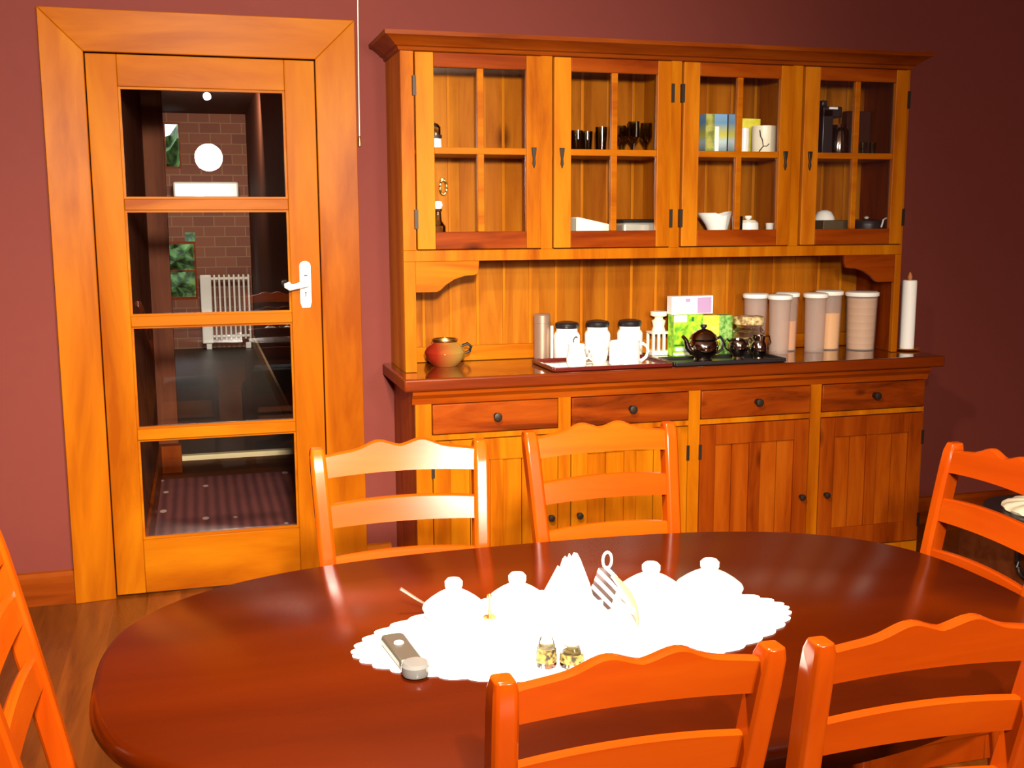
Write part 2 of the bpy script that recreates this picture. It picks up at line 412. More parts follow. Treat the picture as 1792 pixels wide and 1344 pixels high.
# pull cord beside the door casing
t = thing('light_cord', 'thin pale pull cord hanging on the burgundy wall beside the door casing', 'cord', (1.112, -.012, 1.72))
bm = nb(); tube(bm, [(1.116, -.012, ZC), (1.115, -.012, 2.3), (1.111, -.012, 2.0), (1.109, -.012, 1.77)], .0022, 6); obj('string', bm, 'cream', t)
bm = nb(); lathe(bm, [(0, 0), (.005, .004), (.006, .03), (.003, .042), (0, .044)], (1.109, -.012, 1.728), 12); obj('pull', bm, 'brass', t)

# ------------------------------------------------------------------ passage beyond the glazed door
struct('floor_passage', B(-.6, 2.6, .12, 2.46, -.1, 0), 'crate', smooth=0)
struct('floor_far', B(-.6, 2.6, 2.5, 8.7, -.12, -.006), 'darkfloor', smooth=0)
struct('trim_4', B(.2, 1.07, 2.44, 2.5, -.06, .03), 'creamedge', bevel=.006)
bm = nb(); box(bm, -.6, .22, .12, 2.3, 0, 2.7); box(bm, .22, .33, 2.2, 2.3, 0, 2.7); box(bm, -.6, .06, 2.3, 8.5, -.1, 2.7)
struct('wall_passage', bm, 'panel', smooth=0)
bm = nb(); box(bm, .22, .345, 2.12, 2.2, 0, .16); box(bm, .22, .235, .12, 2.12, 0, .16); struct('baseboard_passage', bm, 'deep_z', smooth=0, bevel=.004)
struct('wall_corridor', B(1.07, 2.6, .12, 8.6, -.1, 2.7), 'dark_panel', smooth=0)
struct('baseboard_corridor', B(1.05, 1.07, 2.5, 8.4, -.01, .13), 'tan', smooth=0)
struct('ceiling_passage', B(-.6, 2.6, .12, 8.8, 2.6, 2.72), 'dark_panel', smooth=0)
bm = nb(); box(bm, .47, 1.2, 8.5, 8.7, -.1, 2.7); box(bm, .06, .47, 8.5, 8.7, -.1, .55); box(bm, .06, .47, 8.5, 8.7, 2.5, 2.7); box(bm, .06, .19, 8.5, 8.7, 1.3, 2.5); box(bm, .36, .47, 8.5, 8.7, 1.3, 2.5); box(bm, .19, .36, 8.5, 8.7, 1.2, 2.0)
struct('wall_brick', bm, 'brick', smooth=0)
win = bpy.data.objects.new('window_1', None); C.objects.link(win); win['kind'] = 'structure'; win.location = (.27, 8.52, .55)
bm = nb()
for a in ((.19, .36, 8.5, 8.54, 2.0, 2.02), (.19, .36, 8.5, 8.54, 2.48, 2.5), (.19, .205, 8.5, 8.54, 2.02, 2.48), (.345, .36, 8.5, 8.54, 2.02, 2.48),
          (.06, .47, 8.5, 8.54, .55, .58), (.06, .47, 8.5, 8.54, 1.17, 1.2), (.06, .08, 8.5, 8.54, .58, 1.17), (.45, .47, 8.5, 8.54, .58, 1.17), (.08, .45, 8.5, 8.53, .86, .88)): box(bm, *a)
obj('window_frame', bm, 'deep_x', win, smooth=0)
obj('pane', B(.19, .36, 8.55, 8.554, 2.0, 2.5), 'glass', win, smooth=0)
obj('pane', B(.06, .47, 8.55, 8.554, .55, 1.2), 'glass', win, smooth=0)
bm = nb(); bmesh.ops.create_grid(bm, x_segments=40, y_segments=24, size=1)
for v in bm.verts:
    x, y = v.co.x, v.co.y
    v.co = (x*3., 14.+random.uniform(-.35, .35), 1.3+y*1.4+(.25*math.sin(x*9)+random.uniform(-.1, .12))*(y+1)/2)
bmesh.ops.solidify(bm, geom=bm.faces[:], thickness=.4)
hd = single('garden_hedge', bm, 'hedge', 'dark green garden hedge seen through the far passage window', 'hedge', (0, 14, 0)); hd['kind'] = 'stuff'
# carpet in the passage
tag(obj('carpet_runner', B(.235, 1.05, .16, 1.93, 0, .012), 'carpet', smooth=0), 'dark red patterned carpet runner on the passage floor behind the glazed door', 'carpet')
# white column radiator under the bricks
t = thing('column_radiator', 'white column radiator against the brick wall at the passage end', 'radiator', (.76, 8.4, 0))
bm = nb(); box(bm, .50, .62, 8.33, 8.45, .06, .83); obj('end_panel', bm, 'white', t, bevel=.01)
for k in range(8):
    x = .655+k*.053
    bm = nb(); box(bm, x-.011, x+.011, 8.33, 8.45, .1, .83); obj('column', bm, 'white', t, bevel=.008)
for z in (.12, .77): obj('pipe', B(.5, 1.04, 8.37, 8.41, z, z+.03), 'white', t, bevel=.008)
for x in (.57, 1.0):
    bm = nb(); box(bm, x-.03, x+.03, 8.34, 8.44, -.006, .06); obj('foot', bm, 'white', t, bevel=.005)
# white wall unit
t = thing('heat_pump', 'white box unit high on the brick wall behind the top door pane', 'heater', (.61, 8.4, 1.67))
obj('casing', B(.265, .955, 8.26, 8.5, 1.68, 1.85), 'white', t, bevel=.02)
obj('outlet_flap', B(.285, .935, 8.25, 8.3, 1.66, 1.69), 'white', t, bevel=.004)

# ------------------------------------------------------------------ sideboard (lower unit)
D2 = -.458
sb = thing('sideboard', 'long knotty pine sideboard with four drawers and four panelled doors under the dark worktop', 'sideboard', (2.31, -.23, 0))
bL, bR, zT = 1.225, 3.40, .828
bm = nb()
box(bm, bL, bL+.02, D2+.02, -.005, 0, zT); box(bm, bR-.02, bR, D2+.02, -.005, 0, zT); box(bm, bL+.02, bR-.02, -.02, -.005, 0, zT); box(bm, bL+.02, bR-.02, D2+.04, -.02, .08, .1)
box(bm, bL+.02, bR-.02, D2+.03, D2+.045, .1, .78)
obj('carcass', bm, 'deep_z', sb, smooth=0)
bays = [1.288+i*.5413 for i in range(4)]; BW = .486
stiles = [(bL, bays[0]-.003)] + [(bays[i]+BW+.003, bays[i+1]-.003) for i in range(3)] + [(bays[3]+BW+.003, bR)]
bm = nb()
for a, b_ in stiles: box(bm, a, b_, D2, D2+.024, .0, zT)
for i in range(4):
    box(bm, bays[i]-.003, bays[i]+BW+.003, D2+.001, D2+.024, .64, .66); box(bm, bays[i]-.003, bays[i]+BW+.003, D2+.001, D2+.024, .812, zT); box(bm, bays[i]-.003, bays[i]+BW+.003, D2+.001, D2+.024, 0, .075)
obj('face_frame', bm, 'pine_z', sb, smooth=0, bevel=.002)
bm = nb(); prism(bm, [(D2, .778), (D2-.004, .8), (D2-.018, .815), (D2-.02, .828), (D2, .828)], 'x', bL-.012, bR+.012); obj('cornice', bm, 'deep_x', sb, smooth=30)
for i in range(4):
    a, b_ = bays[i], bays[i]+BW
    d = obj('drawer', B(a, b_, D2-.006, D2+.02, .663, .775), 'drawer', sb, bevel=.004)
    xm = (a+b_)/2
    bm = nb(); lathe(bm, [(0, 0), (.012, 0), (.009, .008), (.008, .014), (.016, .022), (.015, .03), (0, .034)], (0, 0, 0), 16, Matrix.Translation((xm, D2-.006, .722)) @ Matrix.Rotation(PI/2, 4, 'X'))
    kn = obj('knob', bm, 'iron', d, label='dark iron drawer knob')
    z0, z1 = .08, .636
    fr = nb(); sw = .066; mw = .05
    box(fr, a, a+sw, D2-.004, D2+.018, z0, z1); box(fr, b_-sw, b_, D2-.004, D2+.018, z0, z1)
    box(fr, a+sw, b_-sw, D2-.004, D2+.018, z1-.082, z1); box(fr, a+sw, b_-sw, D2-.004, D2+.018, z0, z0+.085); box(fr, xm-mw/2, xm+mw/2, D2-.004, D2+.018, z0+.085, z1-.082)
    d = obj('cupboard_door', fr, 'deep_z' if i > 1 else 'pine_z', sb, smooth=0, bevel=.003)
    for pa, pb in ((a+sw, xm-mw/2), (xm+mw/2, b_-sw)):
        bm = nb(); q = (pb-pa)/2
        for k in range(2): box(bm, pa+k*q+(.0015 if k else 0), pa+(k+1)*q-(0 if k else .0015), D2+.006, D2+.014, z0+.08, z1-.078)
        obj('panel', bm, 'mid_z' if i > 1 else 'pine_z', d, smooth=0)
    kx = b_-.03 if i % 2 == 0 else a+.03
    bm = nb(); lathe(bm, [(0, 0), (.008, 0), (.007, .01), (.013, .018), (.012, .026), (0, .029)], (0, 0, 0), 14, Matrix.Translation((kx, D2-.004, .315)) @ Matrix.Rotation(PI/2, 4, 'X'))
    obj('knob', bm, 'iron', d, label='dark iron door knob')
    hx = a-.001 if i % 2 == 0 else b_+.001
    for hz in (.17, .53):
        bm = nb(); box(bm, hx-.006, hx+.006, D2-.007, D2-.003, hz-.03, hz+.03); obj('hinge', bm, 'iron', d, smooth=0)

# worktop
bm = nb(); box(bm, 1.18, 3.47, -.49, -.003, .83, .877)
wt = single('worktop', bm, 'counter', 'long dark polished worktop lying on the knotty pine sideboard', 'worktop', (2.325, -.245, .83), bevel=.008, seg=3)
wt.data.materials.append(M['counter_edge'])
for p in wt.data.polygons:
    if abs(p.normal.z) < .5: p.material_index = 1

# ------------------------------------------------------------------ hutch (upper unit)
D1 = -.318
hu = thing('hutch', 'pine hutch with four glazed doors and a boarded open back standing on the worktop', 'cabinet', (2.285, -.16, .877))
hL, hR, zb, zt = 1.217, 3.356, .878, 2.075
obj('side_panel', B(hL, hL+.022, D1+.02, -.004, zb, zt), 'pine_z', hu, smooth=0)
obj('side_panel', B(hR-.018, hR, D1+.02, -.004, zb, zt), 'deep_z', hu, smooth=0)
bm = nb(); w = .112; x = hL+.022; k = 0
while x < hR-.02:
    e = min(x+w-.005, hR-.018); box(bm, x, e, -.022, -.006, zb, zt); x += w
box(bm, hL+.022, hR-.018, -.01, -.004, zb, zt)
obj('back_panel', bm, 'boards', hu, smooth=0, bevel=.0015)
bm = nb(); x = hL+.022+w-.0025
while x < hR-.06: box(bm, x-.006, x+.006, -.0275, -.0221, zb, zt); x += w
obj('beading', bm, 'pale_and_lit_pine', hu, smooth=0, bevel=.0015)
obj('back_strip', B(hL+.022, hR-.018, -.045, -.0285, zb, .94), 'pine_x', hu, bevel=.004)
bm = nb(); box(bm, hL+.022, hR-.018, D1+.02, -.03, 1.318, 1.338); obj('cabinet_floor', bm, 'pine_x', hu, smooth=0)
bm = nb(); box(bm, hL+.022, hR-.018, D1+.02, -.03, 2.05, 2.07); obj('cabinet_top', bm, 'deep_x', hu, smooth=0)
bm = nb(); box(bm, hL+.022, hR-.018, D1+.03, -.03, 1.688, 1.704); obj('shelf', bm, 'pine_x', hu, smooth=0, bevel=.002)
dx = [1.2695+i*.5302 for i in range(4)]; DW = .4788
bm = nb()
for a, b_ in [(hL, dx[0]-.003)] + [(dx[i]+DW+.003, dx[i+1]-.003) for i in range(3)]: box(bm, a, b_, D1, D1+.02, 1.335, 2.06)
box(bm, dx[3]+DW+.002, hR, D1, D1+.02, 1.335, 2.06)
box(bm, hL, hR, D1, D1+.02, 1.294, 1.3349); box(bm, hL, hR, D1, D1+.02, 2.0555, 2.08)
box(bm, hL, hL+.045, D1, D1+.02, zb, 1.2939); box(bm, hR-.03, hR, D1, D1+.02, zb, 1.2939)
obj('face_frame', bm, 'pine_z', hu, smooth=0, bevel=.002)
for i in range(3): obj('partition', B(dx[i]+DW+.012, dx[i]+DW+.028, D1+.022, -.03, 1.34, 2.05), 'pine_z', hu, smooth=0)
def bracket(x, s):
    P = [(0, 1.2938), (.245, 1.2938), (.243, 1.262), (.236, 1.243), (.222, 1.240), (.19, 1.238), (.15, 1.226), (.115, 1.205), (.095, 1.186), (.08, 1.179), (0, 1.179)]
    pl = [(x+s*p[0], p[1]) for p in P]; bm = nb(); prism(bm, pl, 'y', D1+.001, D1+.018); return bm
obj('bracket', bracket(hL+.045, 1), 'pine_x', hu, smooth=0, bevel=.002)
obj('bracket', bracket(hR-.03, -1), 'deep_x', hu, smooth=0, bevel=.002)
# crown moulding: profile swept along left side, front and right side
bm = nb()
prof = [(0, 2.052), (.006, 2.055), (.01, 2.066), (.02, 2.07), (.024, 2.076), (.05, 2.096), (.062, 2.1), (.064, 2.115), (0, 2.118)]
rows = []
for o_, z in prof: rows.append([bm.verts.new(p) for p in ((hL-o_, -.004, z), (hL-o_, D1-o_, z), (hR+o_, D1-o_, z), (hR+o_, -.004, z))])
for A, Bb in zip(rows, rows[1:]+rows[:1]):
    for i in range(3): bm.faces.new((A[i], A[i+1], Bb[i+1], Bb[i]))
bm.faces.new([r[0] for r in rows]); bm.faces.new([r[3] for r in rows][::-1])
obj('crown_moulding', bm, 'crown', hu, smooth=25)
obj('top_board', B(hL, hR, D1, -.004, 2.081, 2.117), 'deep_x', hu, smooth=0)
for i in range(4):
    a, b_ = dx[i], dx[i]+DW
    ls, rs = (.068, .058)
    ga, gb, gz0, gz1 = a+ls, b_-rs, 1.403, 1.998
    xm, zm = (ga+gb)/2, 1.7
    y0, y1 = D1-.014, D1+.008
    d = bpy.data.objects.new('glazed_door', None); C.objects.link(d); d.parent = hu; d.empty_display_size = .05
    obj('stile', B(a, ga, y0, y1, 1.339, 2.049), 'pale_and_lit_pine', d, smooth=0, bevel=.0025)  # left stile paler: light striking it is put into the wood colour
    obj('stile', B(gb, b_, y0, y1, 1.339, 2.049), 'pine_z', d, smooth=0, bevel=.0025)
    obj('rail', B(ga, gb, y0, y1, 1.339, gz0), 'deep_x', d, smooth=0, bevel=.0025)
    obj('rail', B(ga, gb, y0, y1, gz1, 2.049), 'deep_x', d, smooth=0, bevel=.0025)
    fr = nb(); box(fr, xm-.012, xm+.012, y0+.003, y1, gz0, gz1); box(fr, ga, gb, y0+.002, y1-.001, zm-.012, zm+.012)
    obj('glazing_bar', fr, 'pine_x', d, smooth=0, bevel=.002)
    for pa, pb in ((ga, xm-.012), (xm+.012, gb)):
        for za, zc in ((gz0, zm-.012), (zm+.012, gz1)):
            obj('pane', B(pa-.003, pb+.003, D1-.001, D1+.002, za-.003, zc+.003), 'glass', d, smooth=0)
    kx = b_-.03 if i % 2 == 0 else a+.03
    bm = nb(); prism(bm, [(kx-.010, 1.715), (kx+.010, 1.715), (kx+.007, 1.69), (kx+.004, 1.675), (kx+.006, 1.655), (kx, 1.638), (kx-.006, 1.655), (kx-.004, 1.675), (kx-.007, 1.69)], 'y', D1-.022, D1-.0142)
    obj('latch', bm, 'iron', d, label='dark iron drop latch', bevel=.002)
    hx = a-.004 if i % 2 == 0 else b_+.004
    for hz in (1.45, 1.93):
        bm = nb(); box(bm, hx-.006, hx+.007, D1-.017, D1-.0001, hz-.035, hz+.035); obj('hinge', bm, 'iron', d, smooth=0)

# ------------------------------------------------------------------ dining table
tx, ty, ta, tb, tn, TZ = 1.135, -2.585, .842, .495, 2.75, .742
tbl = thing('dining_table', 'oval dark mahogany dining table with a polished top and a white doily', 'table', (tx, ty, 0))
def sup(s, t, n=tn):
    c, q = math.cos(t), math.sin(t)
    return tx+math.copysign(abs(c)**(2/n), c)*(ta+s), ty+math.copysign(abs(q)**(2/n), q)*(tb+s)
bm = nb(); NS = 128
prof = [(-.03, TZ-.034), (-.008, TZ-.034), (-.001, TZ-.03), (.002, TZ-.022), (.0, TZ-.012), (-.006, TZ-.004), (-.014, TZ)]
rows = [[bm.verts.new((*sup(s, 2*PI*i/NS), z)) for i in range(NS)] for s, z in prof]
for A, Bb in zip(rows, rows[1:]):
    for i in range(NS): bm.faces.new((A[i], A[(i+1) % NS], Bb[(i+1) % NS], Bb[i]))
bm.faces.new(rows[0][::-1]); bm.faces.new(rows[-1])
obj('tabletop', bm, 'table', tbl, smooth=40)
bm = nb()
for s0, s1 in ((-.115, -.095),):
    A = [[bm.verts.new((*sup(s, 2*PI*i/NS), z)) for i in range(NS)] for s, z in ((s1, TZ-.0345), (s1, TZ-.12), (s0, TZ-.12), (s0, TZ-.0345))]
    for R0, R1 in zip(A, A[1:]+A[:1]):
        for i in range(NS): bm.faces.new((R0[i], R0[(i+1) % NS], R1[(i+1) % NS], R1[i]))
obj('apron', bm, 'table', tbl, smooth=40)
bm = nb(); lathe(bm, [(0, .09), (.06, .09), (.07, .14), (.045, .2), (.05, .4), (.06, .55), (.045, .6), (.11, .68), (.11, TZ-.035), (0, TZ-.035)], (tx, ty, 0), 28)
obj('pedestal', bm, 'table', tbl)
for a in range(4):
    bm = nb(); Ln = .36 if a % 2 == 0 else .15
    prism(bm, [(.03, .2), (.08, .17), (Ln*.7, .07), (Ln, .045), (Ln, 0), (Ln*.86, 0), (Ln*.6, .03), (.03, .09)], 'y', -.026, .026)
    bmesh.ops.transform(bm, matrix=Matrix.Translation((tx, ty, 0)) @ Matrix.Rotation(a*PI/2, 4, 'Z'), verts=bm.verts)
    obj('foot', bm, 'table', tbl, bevel=.006)

# ------------------------------------------------------------------ chairs (built facing +Y, back at -Y)
def make_chair(label):
    t = thing('dining_chair', label, 'chair', (0, 0, 0), 'ladder-back dining chairs around the oval table')
    ZP = .95
    def yb(z): 
        s = max(0, z-.44); return -.19-.20*s-.04*s*s
    def xp(z): return .150+.022*max(0, z-.44)/.5
    for s in (-1, 1):
        bm = nb(); rings = []
        zs = [0, .2, .44, .52, .6, .68, .76, .84, .90, .935, .947, .95]
        for z in zs:
            w, dd = .0165, .021
            if z > .93: q = (z-.93)/.02; w *= 1-.22*q; dd *= 1-.3*q
            if z < .44: dd *= .9
            cx, cy = s*xp(z), yb(z)-(.0 if z >= .44 else .06*(.44-z)/.44)
            c = .3
            pts = [(-w, -dd*(1-c)), (-w*(1-c), -dd), (w*(1-c), -dd), (w, -dd*(1-c)), (w, dd*(1-c)), (w*(1-c), dd), (-w*(1-c), dd), (-w, dd*(1-c))]
            rings.append([bm.verts.new((cx+px, cy+py, z)) for px, py in pts])
        for A, Bb in zip(rings, rings[1:]):
            for i in range(8): bm.faces.new((A[i], A[(i+1) % 8], Bb[(i+1) % 8], Bb[i]))
        bm.faces.new(rings[0][::-1]); bm.faces.new(rings[-1])
        obj('back_post', bm, 'chair_z', t, smooth=30, bevel=.0025)
    def rail(name, bot, top, thick, bow):
        bm = nb(); n = 36; F = []
        for i in range(n+1):
            u = 2*i/n-1
            zb_, zt_ = bot(u), top(u)
            zm = (zb_+zt_)/2; xx = u*(xp(zm)-.012)
            off = -bow*(1-u*u)+.004
            F.append([bm.verts.new((xx, yb(z)+off+e, z)) for z, e in ((zb_, -thick/2), (zb_, thick/2), (zt_-.003, thick/2), (zt_, thick/4), (zt_, -thick/4), (zt_-.003, -thick/2))])
        for A, Bb in zip(F, F[1:]):
            for k in range(6): bm.faces.new((A[k], A[(k+1) % 6], Bb[(k+1) % 6], Bb[k]))
        bm.faces.new(F[0][::-1]); bm.faces.new(F[-1])
        obj(name, bm, 'chair_x', t, smooth=30)
    def crest(u):
        a = abs(u)
        # shoulders low, two humps, dip at the middle
        return .934+.014*(1-a*a)+.015*math.exp(-((a-.29)/.2)**2)
    rail('crest_rail', lambda u: .886+.008*(1-u*u), crest, .020, .0)
    rail('back_slat', lambda u: .778+.006*(1-u*u), lambda u: .828+.010*(1-u*u), .017, .0)
    rail('back_slat', lambda u: .664+.006*(1-u*u), lambda u: .714+.010*(1-u*u), .017, .0)
    bm = nb(); prism(bm, [(-.16, -.2), (.16, -.2), (.185, .145), (.175, .16), (-.175, .16), (-.185, .145)], 'z', .425, .445)
    obj('seat', bm, 'chair_y', t, bevel=.006)
    bm = nb(); prism(bm, [(-.14, -.172), (.14, -.172), (.172, .128), (.162, .143), (-.162, .143), (-.172, .128)], 'z', .4455, .478)
    obj('seat_cushion', bm, 'navy', t, label='dark navy seat cushion', bevel=.012, seg=3)
    for s in (-1, 1):
        bm = nb(); lathe(bm, [(0, 0), (.013, 0), (.016, .1), (.02, .3), (.02, .424), (0, .424)], (s*.158, .13, 0), 14); obj('front_leg', bm, 'chair_z', t)
        bm = nb(); tube(bm, [(s*.158, -.215, .2), (s*.157, .125, .2)], .01, 10); obj('stretcher', bm, 'chair_y', t)
    bm = nb(); tube(bm, [(-.156, .13, .27), (.156, .13, .27)], .01, 10); obj('stretcher', bm, 'chair_x', t)
    bm = nb()
    for a in ((-.15, .15, -.185, -.165, .365, .4249), (-.14, .14, .12, .138, .365, .4249), (-.15, -.135, -.165, .12, .365, .4249), (.135, .15, -.165, .12, .365, .4249)): box(bm, *a)
    obj('seat_frame', bm, 'chair_x', t, bevel=.003)
    return t
ch = make_chair('varnished ladder-back chair at the far table side, beside the glazed door')
ch.location = (.898, -2.240, 0); ch.rotation_euler = (0, 0, PI-.02); ch.scale = (1.08, 1, 1)
def place(loc, rz, sx, label): dup(ch, loc, rz, label).scale = (sx, 1, 1)
place((1.416, -2.180, 0), PI+.02, 1.06, 'varnished ladder-back chair at the far table side, standing before the second sideboard drawer')
place((.955, -2.928, 0), 0, .97, 'varnished ladder-back chair at the near table side, its crest rail overlapping the white doily')
place((1.362, -2.938, 0), -.03, .97, 'varnished ladder-back chair at the near table side, clear of the doily')
place((1.806, -2.464, 0), PI/2, .98, 'varnished ladder-back chair at the table end, in front of the round black stool')
place((.42, -2.560, 0), -PI/2, 1, 'varnished ladder-back chair at the table end, seen edge-on near the door baseboard')

# stool and crate behind the end chair
t = thing('round_stool', 'round black stool with a cream pleated cushion behind the end chair', 'stool', (3.26, -1.34, 0))
bm = nb(); lathe(bm, [(0, 0), (.14, 0), (.14, .015), (.03, .03), (.025, .42), (0, .42)], (3.3, -1.34, 0), 32); obj('pedestal', bm, 'black', t)
bm = nb(); lathe(bm, [(0, .42), (.2, .425), (.21, .44), (.205, .455), (0, .455)], (3.26, -1.34, 0), 40); obj('seat', bm, 'black', t)
bm = nb()
N_ = 72
rings = []
for r, z in ((.02, .482), (.06, .484), (.1, .48), (.135, .472), (.15, .462), (.145, .4555)):
    rings.append([bm.verts.new((3.25+r*math.cos(2*PI*i/N_), -1.355+r*math.sin(2*PI*i/N_), z+(.003 if i % 6 < 3 else -.003)*(r > .03 and z > .46))) for i in range(N_)])
for A, Bb in zip(rings, rings[1:]):
    for i in range(N_): bm.faces.new((A[i], A[(i+1) % N_], Bb[(i+1) % N_], Bb[i]))
bm.faces.new(rings[0]); bm.faces.new(rings[-1])
tag(obj('cushion', bm, 'cream'), 'cream pleated round cushion lying on the black stool', 'cushion')
t = thing('wooden_crate', 'low brown wooden crate on the floor with a dark loop handle', 'crate', (3.55, -1.0, 0))
bm = nb(); box(bm, 3.5, 3.9, -1.05, -.6, 0, .012); box(bm, 3.5, 3.52, -1.05, -.6, .012, .22); box(bm, 3.88, 3.9, -1.05, -.6, .012, .22); box(bm, 3.52, 3.88, -1.05, -1.03, .012, .22); box(bm, 3.52, 3.88, -.62, -.6, .012, .22)
obj('body', bm, 'crate', t, bevel=.003)
bm = nb(); tube(bm, [(3.49, -1.0+.05*math.cos(a), .15+.075*math.sin(a)) for a in [k*2*PI/20 for k in range(20)]], .008, 8, closed=True); obj('loop_handle', bm, 'black', t)

# ------------------------------------------------------------------ things on the table
ZT = TZ+.0005
bm = nb(); n = 220; cx, cy = 1.1, -2.618
out, inn = [], []
for k in range(n):
    a = 2*PI*k/n
    c, s = math.cos(a), math.sin(a)
    rx, ry = .392, .202
    ex = 2/1.75
    sc = 1+.022*abs(math.sin(a*22))*1.4
    px, py = math.copysign(abs(c)**ex, c)*rx*sc, math.copysign(abs(s)**ex, s)*ry*sc
    out.append((px, py))
rows = []
for f, z in ((1., .0), (1., .0022), (.96, .003), (.8, .0025), (.4, .0028)):
    rows.append([bm.verts.new((cx+p[0]*f, cy+p[1]*f, ZT+z)) for p in out])
for A, Bb in zip(rows, rows[1:]):
    for i in range(n): bm.faces.new((A[i], A[(i+1) % n], Bb[(i+1) % n], Bb[i]))
bm.faces.new(rows[0][::-1]); bm.faces.new(rows[-1])
single('lace_doily', bm, 'lace', 'white scalloped lace doily lying on the dark dining table', 'doily', (cx, cy, ZT))
ZD = ZT+.0035
domes = [(.897, -2.505, 'white lidded sugar bowl leaning a spoon, nearest the glazed door'),
         (1.015, -2.508, 'white lidded sugar bowl between the brass pin and the napkin stack'),
         (1.272, -2.522, 'white lidded sugar bowl just past the zebra striped napkin'),
         (1.386, -2.535, 'white lidded sugar bowl at the doily end beside the end chair')]
def sugar_bowl(x, y, lab, s):
    t = thing('sugar_bowl', lab, 'bowl', (x, y, ZD), 'lidded white sugar bowls on the doily')
    bm = nb(); lathe(bm, [(0, 0), (.05*s, 0), (.055*s, .008), (.056*s, .016), (.054*s, .018), (.0, .018)], (x, y, ZD), 32); obj('bowl', bm, 'white', t)
    bm = nb(); lathe(bm, [(0, .0182), (.058*s, .0182), (.056*s, .023), (.044*s, .033), (.031*s, .042), (.018*s, .049), (0, .051)], (x, y, ZD), 32); l = obj('lid', bm, 'white', t)
    bm = nb(); lathe(bm, [(0, .0505), (.013*s, .0505), (.0165*s, .058), (.0165*s, .066), (.012*s, .071), (0, .073)], (x, y, ZD), 20); obj('knob', bm, 'white', l)
for (x, y, lab), s in zip(domes, (.98, 1., 1.06, 1.1)): sugar_bowl(x, y, lab, s)
# spoon resting on the doily against the first bowl
t = thing('teaspoon', 'slim steel teaspoon leaning out over the doily beside the first sugar bowl', 'spoon', (.85, -2.47, ZD))
bm = nb(); tube(bm, [(.808, -2.462, .793), (.835, -2.462, .772), (.856, -2.462, .757)], [.0035, .003, .0022], 8); obj('handle', bm, 'spoonsteel', t)
bm = nb(); lathe(bm, [(0, -.004), (.008, -.002), (.0125, .001), (.0115, .002), (0, -.001)], (0, 0, 0), 16, Matrix.Translation((.868, -2.462, .7515)) @ Matrix.Rotation(.5, 4, 'Y') @ Matrix.Diagonal((1.5, 1, 1, 1))); obj('bowl', bm, 'steel', t)
t = thing('brass_pin', 'small brass pin with a bead standing between two white sugar bowls', 'pin', (.957, -2.53, ZD))
bm = nb(); lathe(bm, [(0, 0), (.012, 0), (.012, .003), (.002, .005), (.002, .036), (0, .036)], (.957, -2.53, ZD), 12); obj('stem', bm, 'brass', t)
bm = nb(); lathe(bm, [(0, 0), (.004, .002), (.005, .006), (.003, .01), (0, .011)], (.957, -2.53, ZD+.0355), 12); obj('bead', bm, 'brass', t)
# napkin stack standing in its holder
t = thing('napkin_holder', 'white paper napkins with toothed tops standing fanned in a low white holder', 'napkins', (1.1, -2.545, ZD))
bm = nb(); box(bm, 1.055, 1.155, -2.58, -2.51, ZD, ZD+.008); box(bm, 1.055, 1.155, -2.58, -2.575, ZD+.008, ZD+.03); box(bm, 1.055, 1.155, -2.515, -2.51, ZD+.008, ZD+.03)
obj('holder', bm, 'white', t, bevel=.002)
for k in range(4):
    bm = nb(); sh = k*.004-.006
    P = [(1.066, .012), (1.058+sh, .042), (1.072+sh, .066), (1.084+sh, .087), (1.088+sh, .083), (1.093+sh, .098), (1.098+sh, .104), (1.102+sh, .099), (1.106+sh, .108), (1.110+sh, .1), (1.115+sh, .109), (1.121+sh, .107), (1.133, .06), (1.146, .012)]
    y = -2.568+k*.016
    lo = prism(bm, [(p[0], ZD+p[1]-k*.002) for p in P], 'y', y, y+.0045)
    obj('napkin', bm, 'paper', t, smooth=0)
# zebra napkin
t = thing('folded_napkin', 'zebra striped folded napkin with a loop top and a long tail', 'napkin', (1.165, -2.56, ZD))
bm = nb(); F = []
for i in range(15):
    u = i/14
    zc = .004+.078*u; wl = .004+.024*math.sin(PI*(.25+.62*u)); xc = 1.158+.012*u
    F.append([bm.verts.new((xc+s*wl, -2.556+.006*math.sin(u*7)+e, ZD+zc)) for s, e in ((-1, 0), (-.3, -.007), (.4, -.006), (1, 0), (.4, .004), (-.3, .004))])
for A, Bb in zip(F, F[1:]):
    for k in range(6): bm.faces.new((A[k], A[(k+1) % 6], Bb[(k+1) % 6], Bb[k]))
bm.faces.new(F[0]); bm.faces.new(F[-1]); obj('body', bm, 'zebra', t)
bm = nb(); tube(bm, [(1.171+.0085*math.cos(a), -2.556, ZD+.096+.015*math.sin(a)) for a in [k*2*PI/20 for k in range(20)]], .0025, 8, closed=True); obj('loop', bm, 'cream', t)
bm = nb(); F = []
for i in range(16):
    u = i/15; x = 1.176+.022*math.sin(u*PI*.62); y = -2.558-.085*u; z = ZD+.07*(1-u)**.75+.002; w = .0075*math.sin(PI*(.15+.8*u))+.001
    F.append([bm.verts.new((x-w, y, z)), bm.verts.new((x, y-.001, z+.002)), bm.verts.new((x+w, y, z+.0005)), bm.verts.new((x, y+.001, z-.001))])
for A, Bb in zip(F, F[1:]):
    for k in range(4): bm.faces.new((A[k], A[(k+1) % 4], Bb[(k+1) % 4], Bb[k]))
bm.faces.new(F[0]); bm.faces.new(F[-1]); obj('tail', bm, 'tail', t)
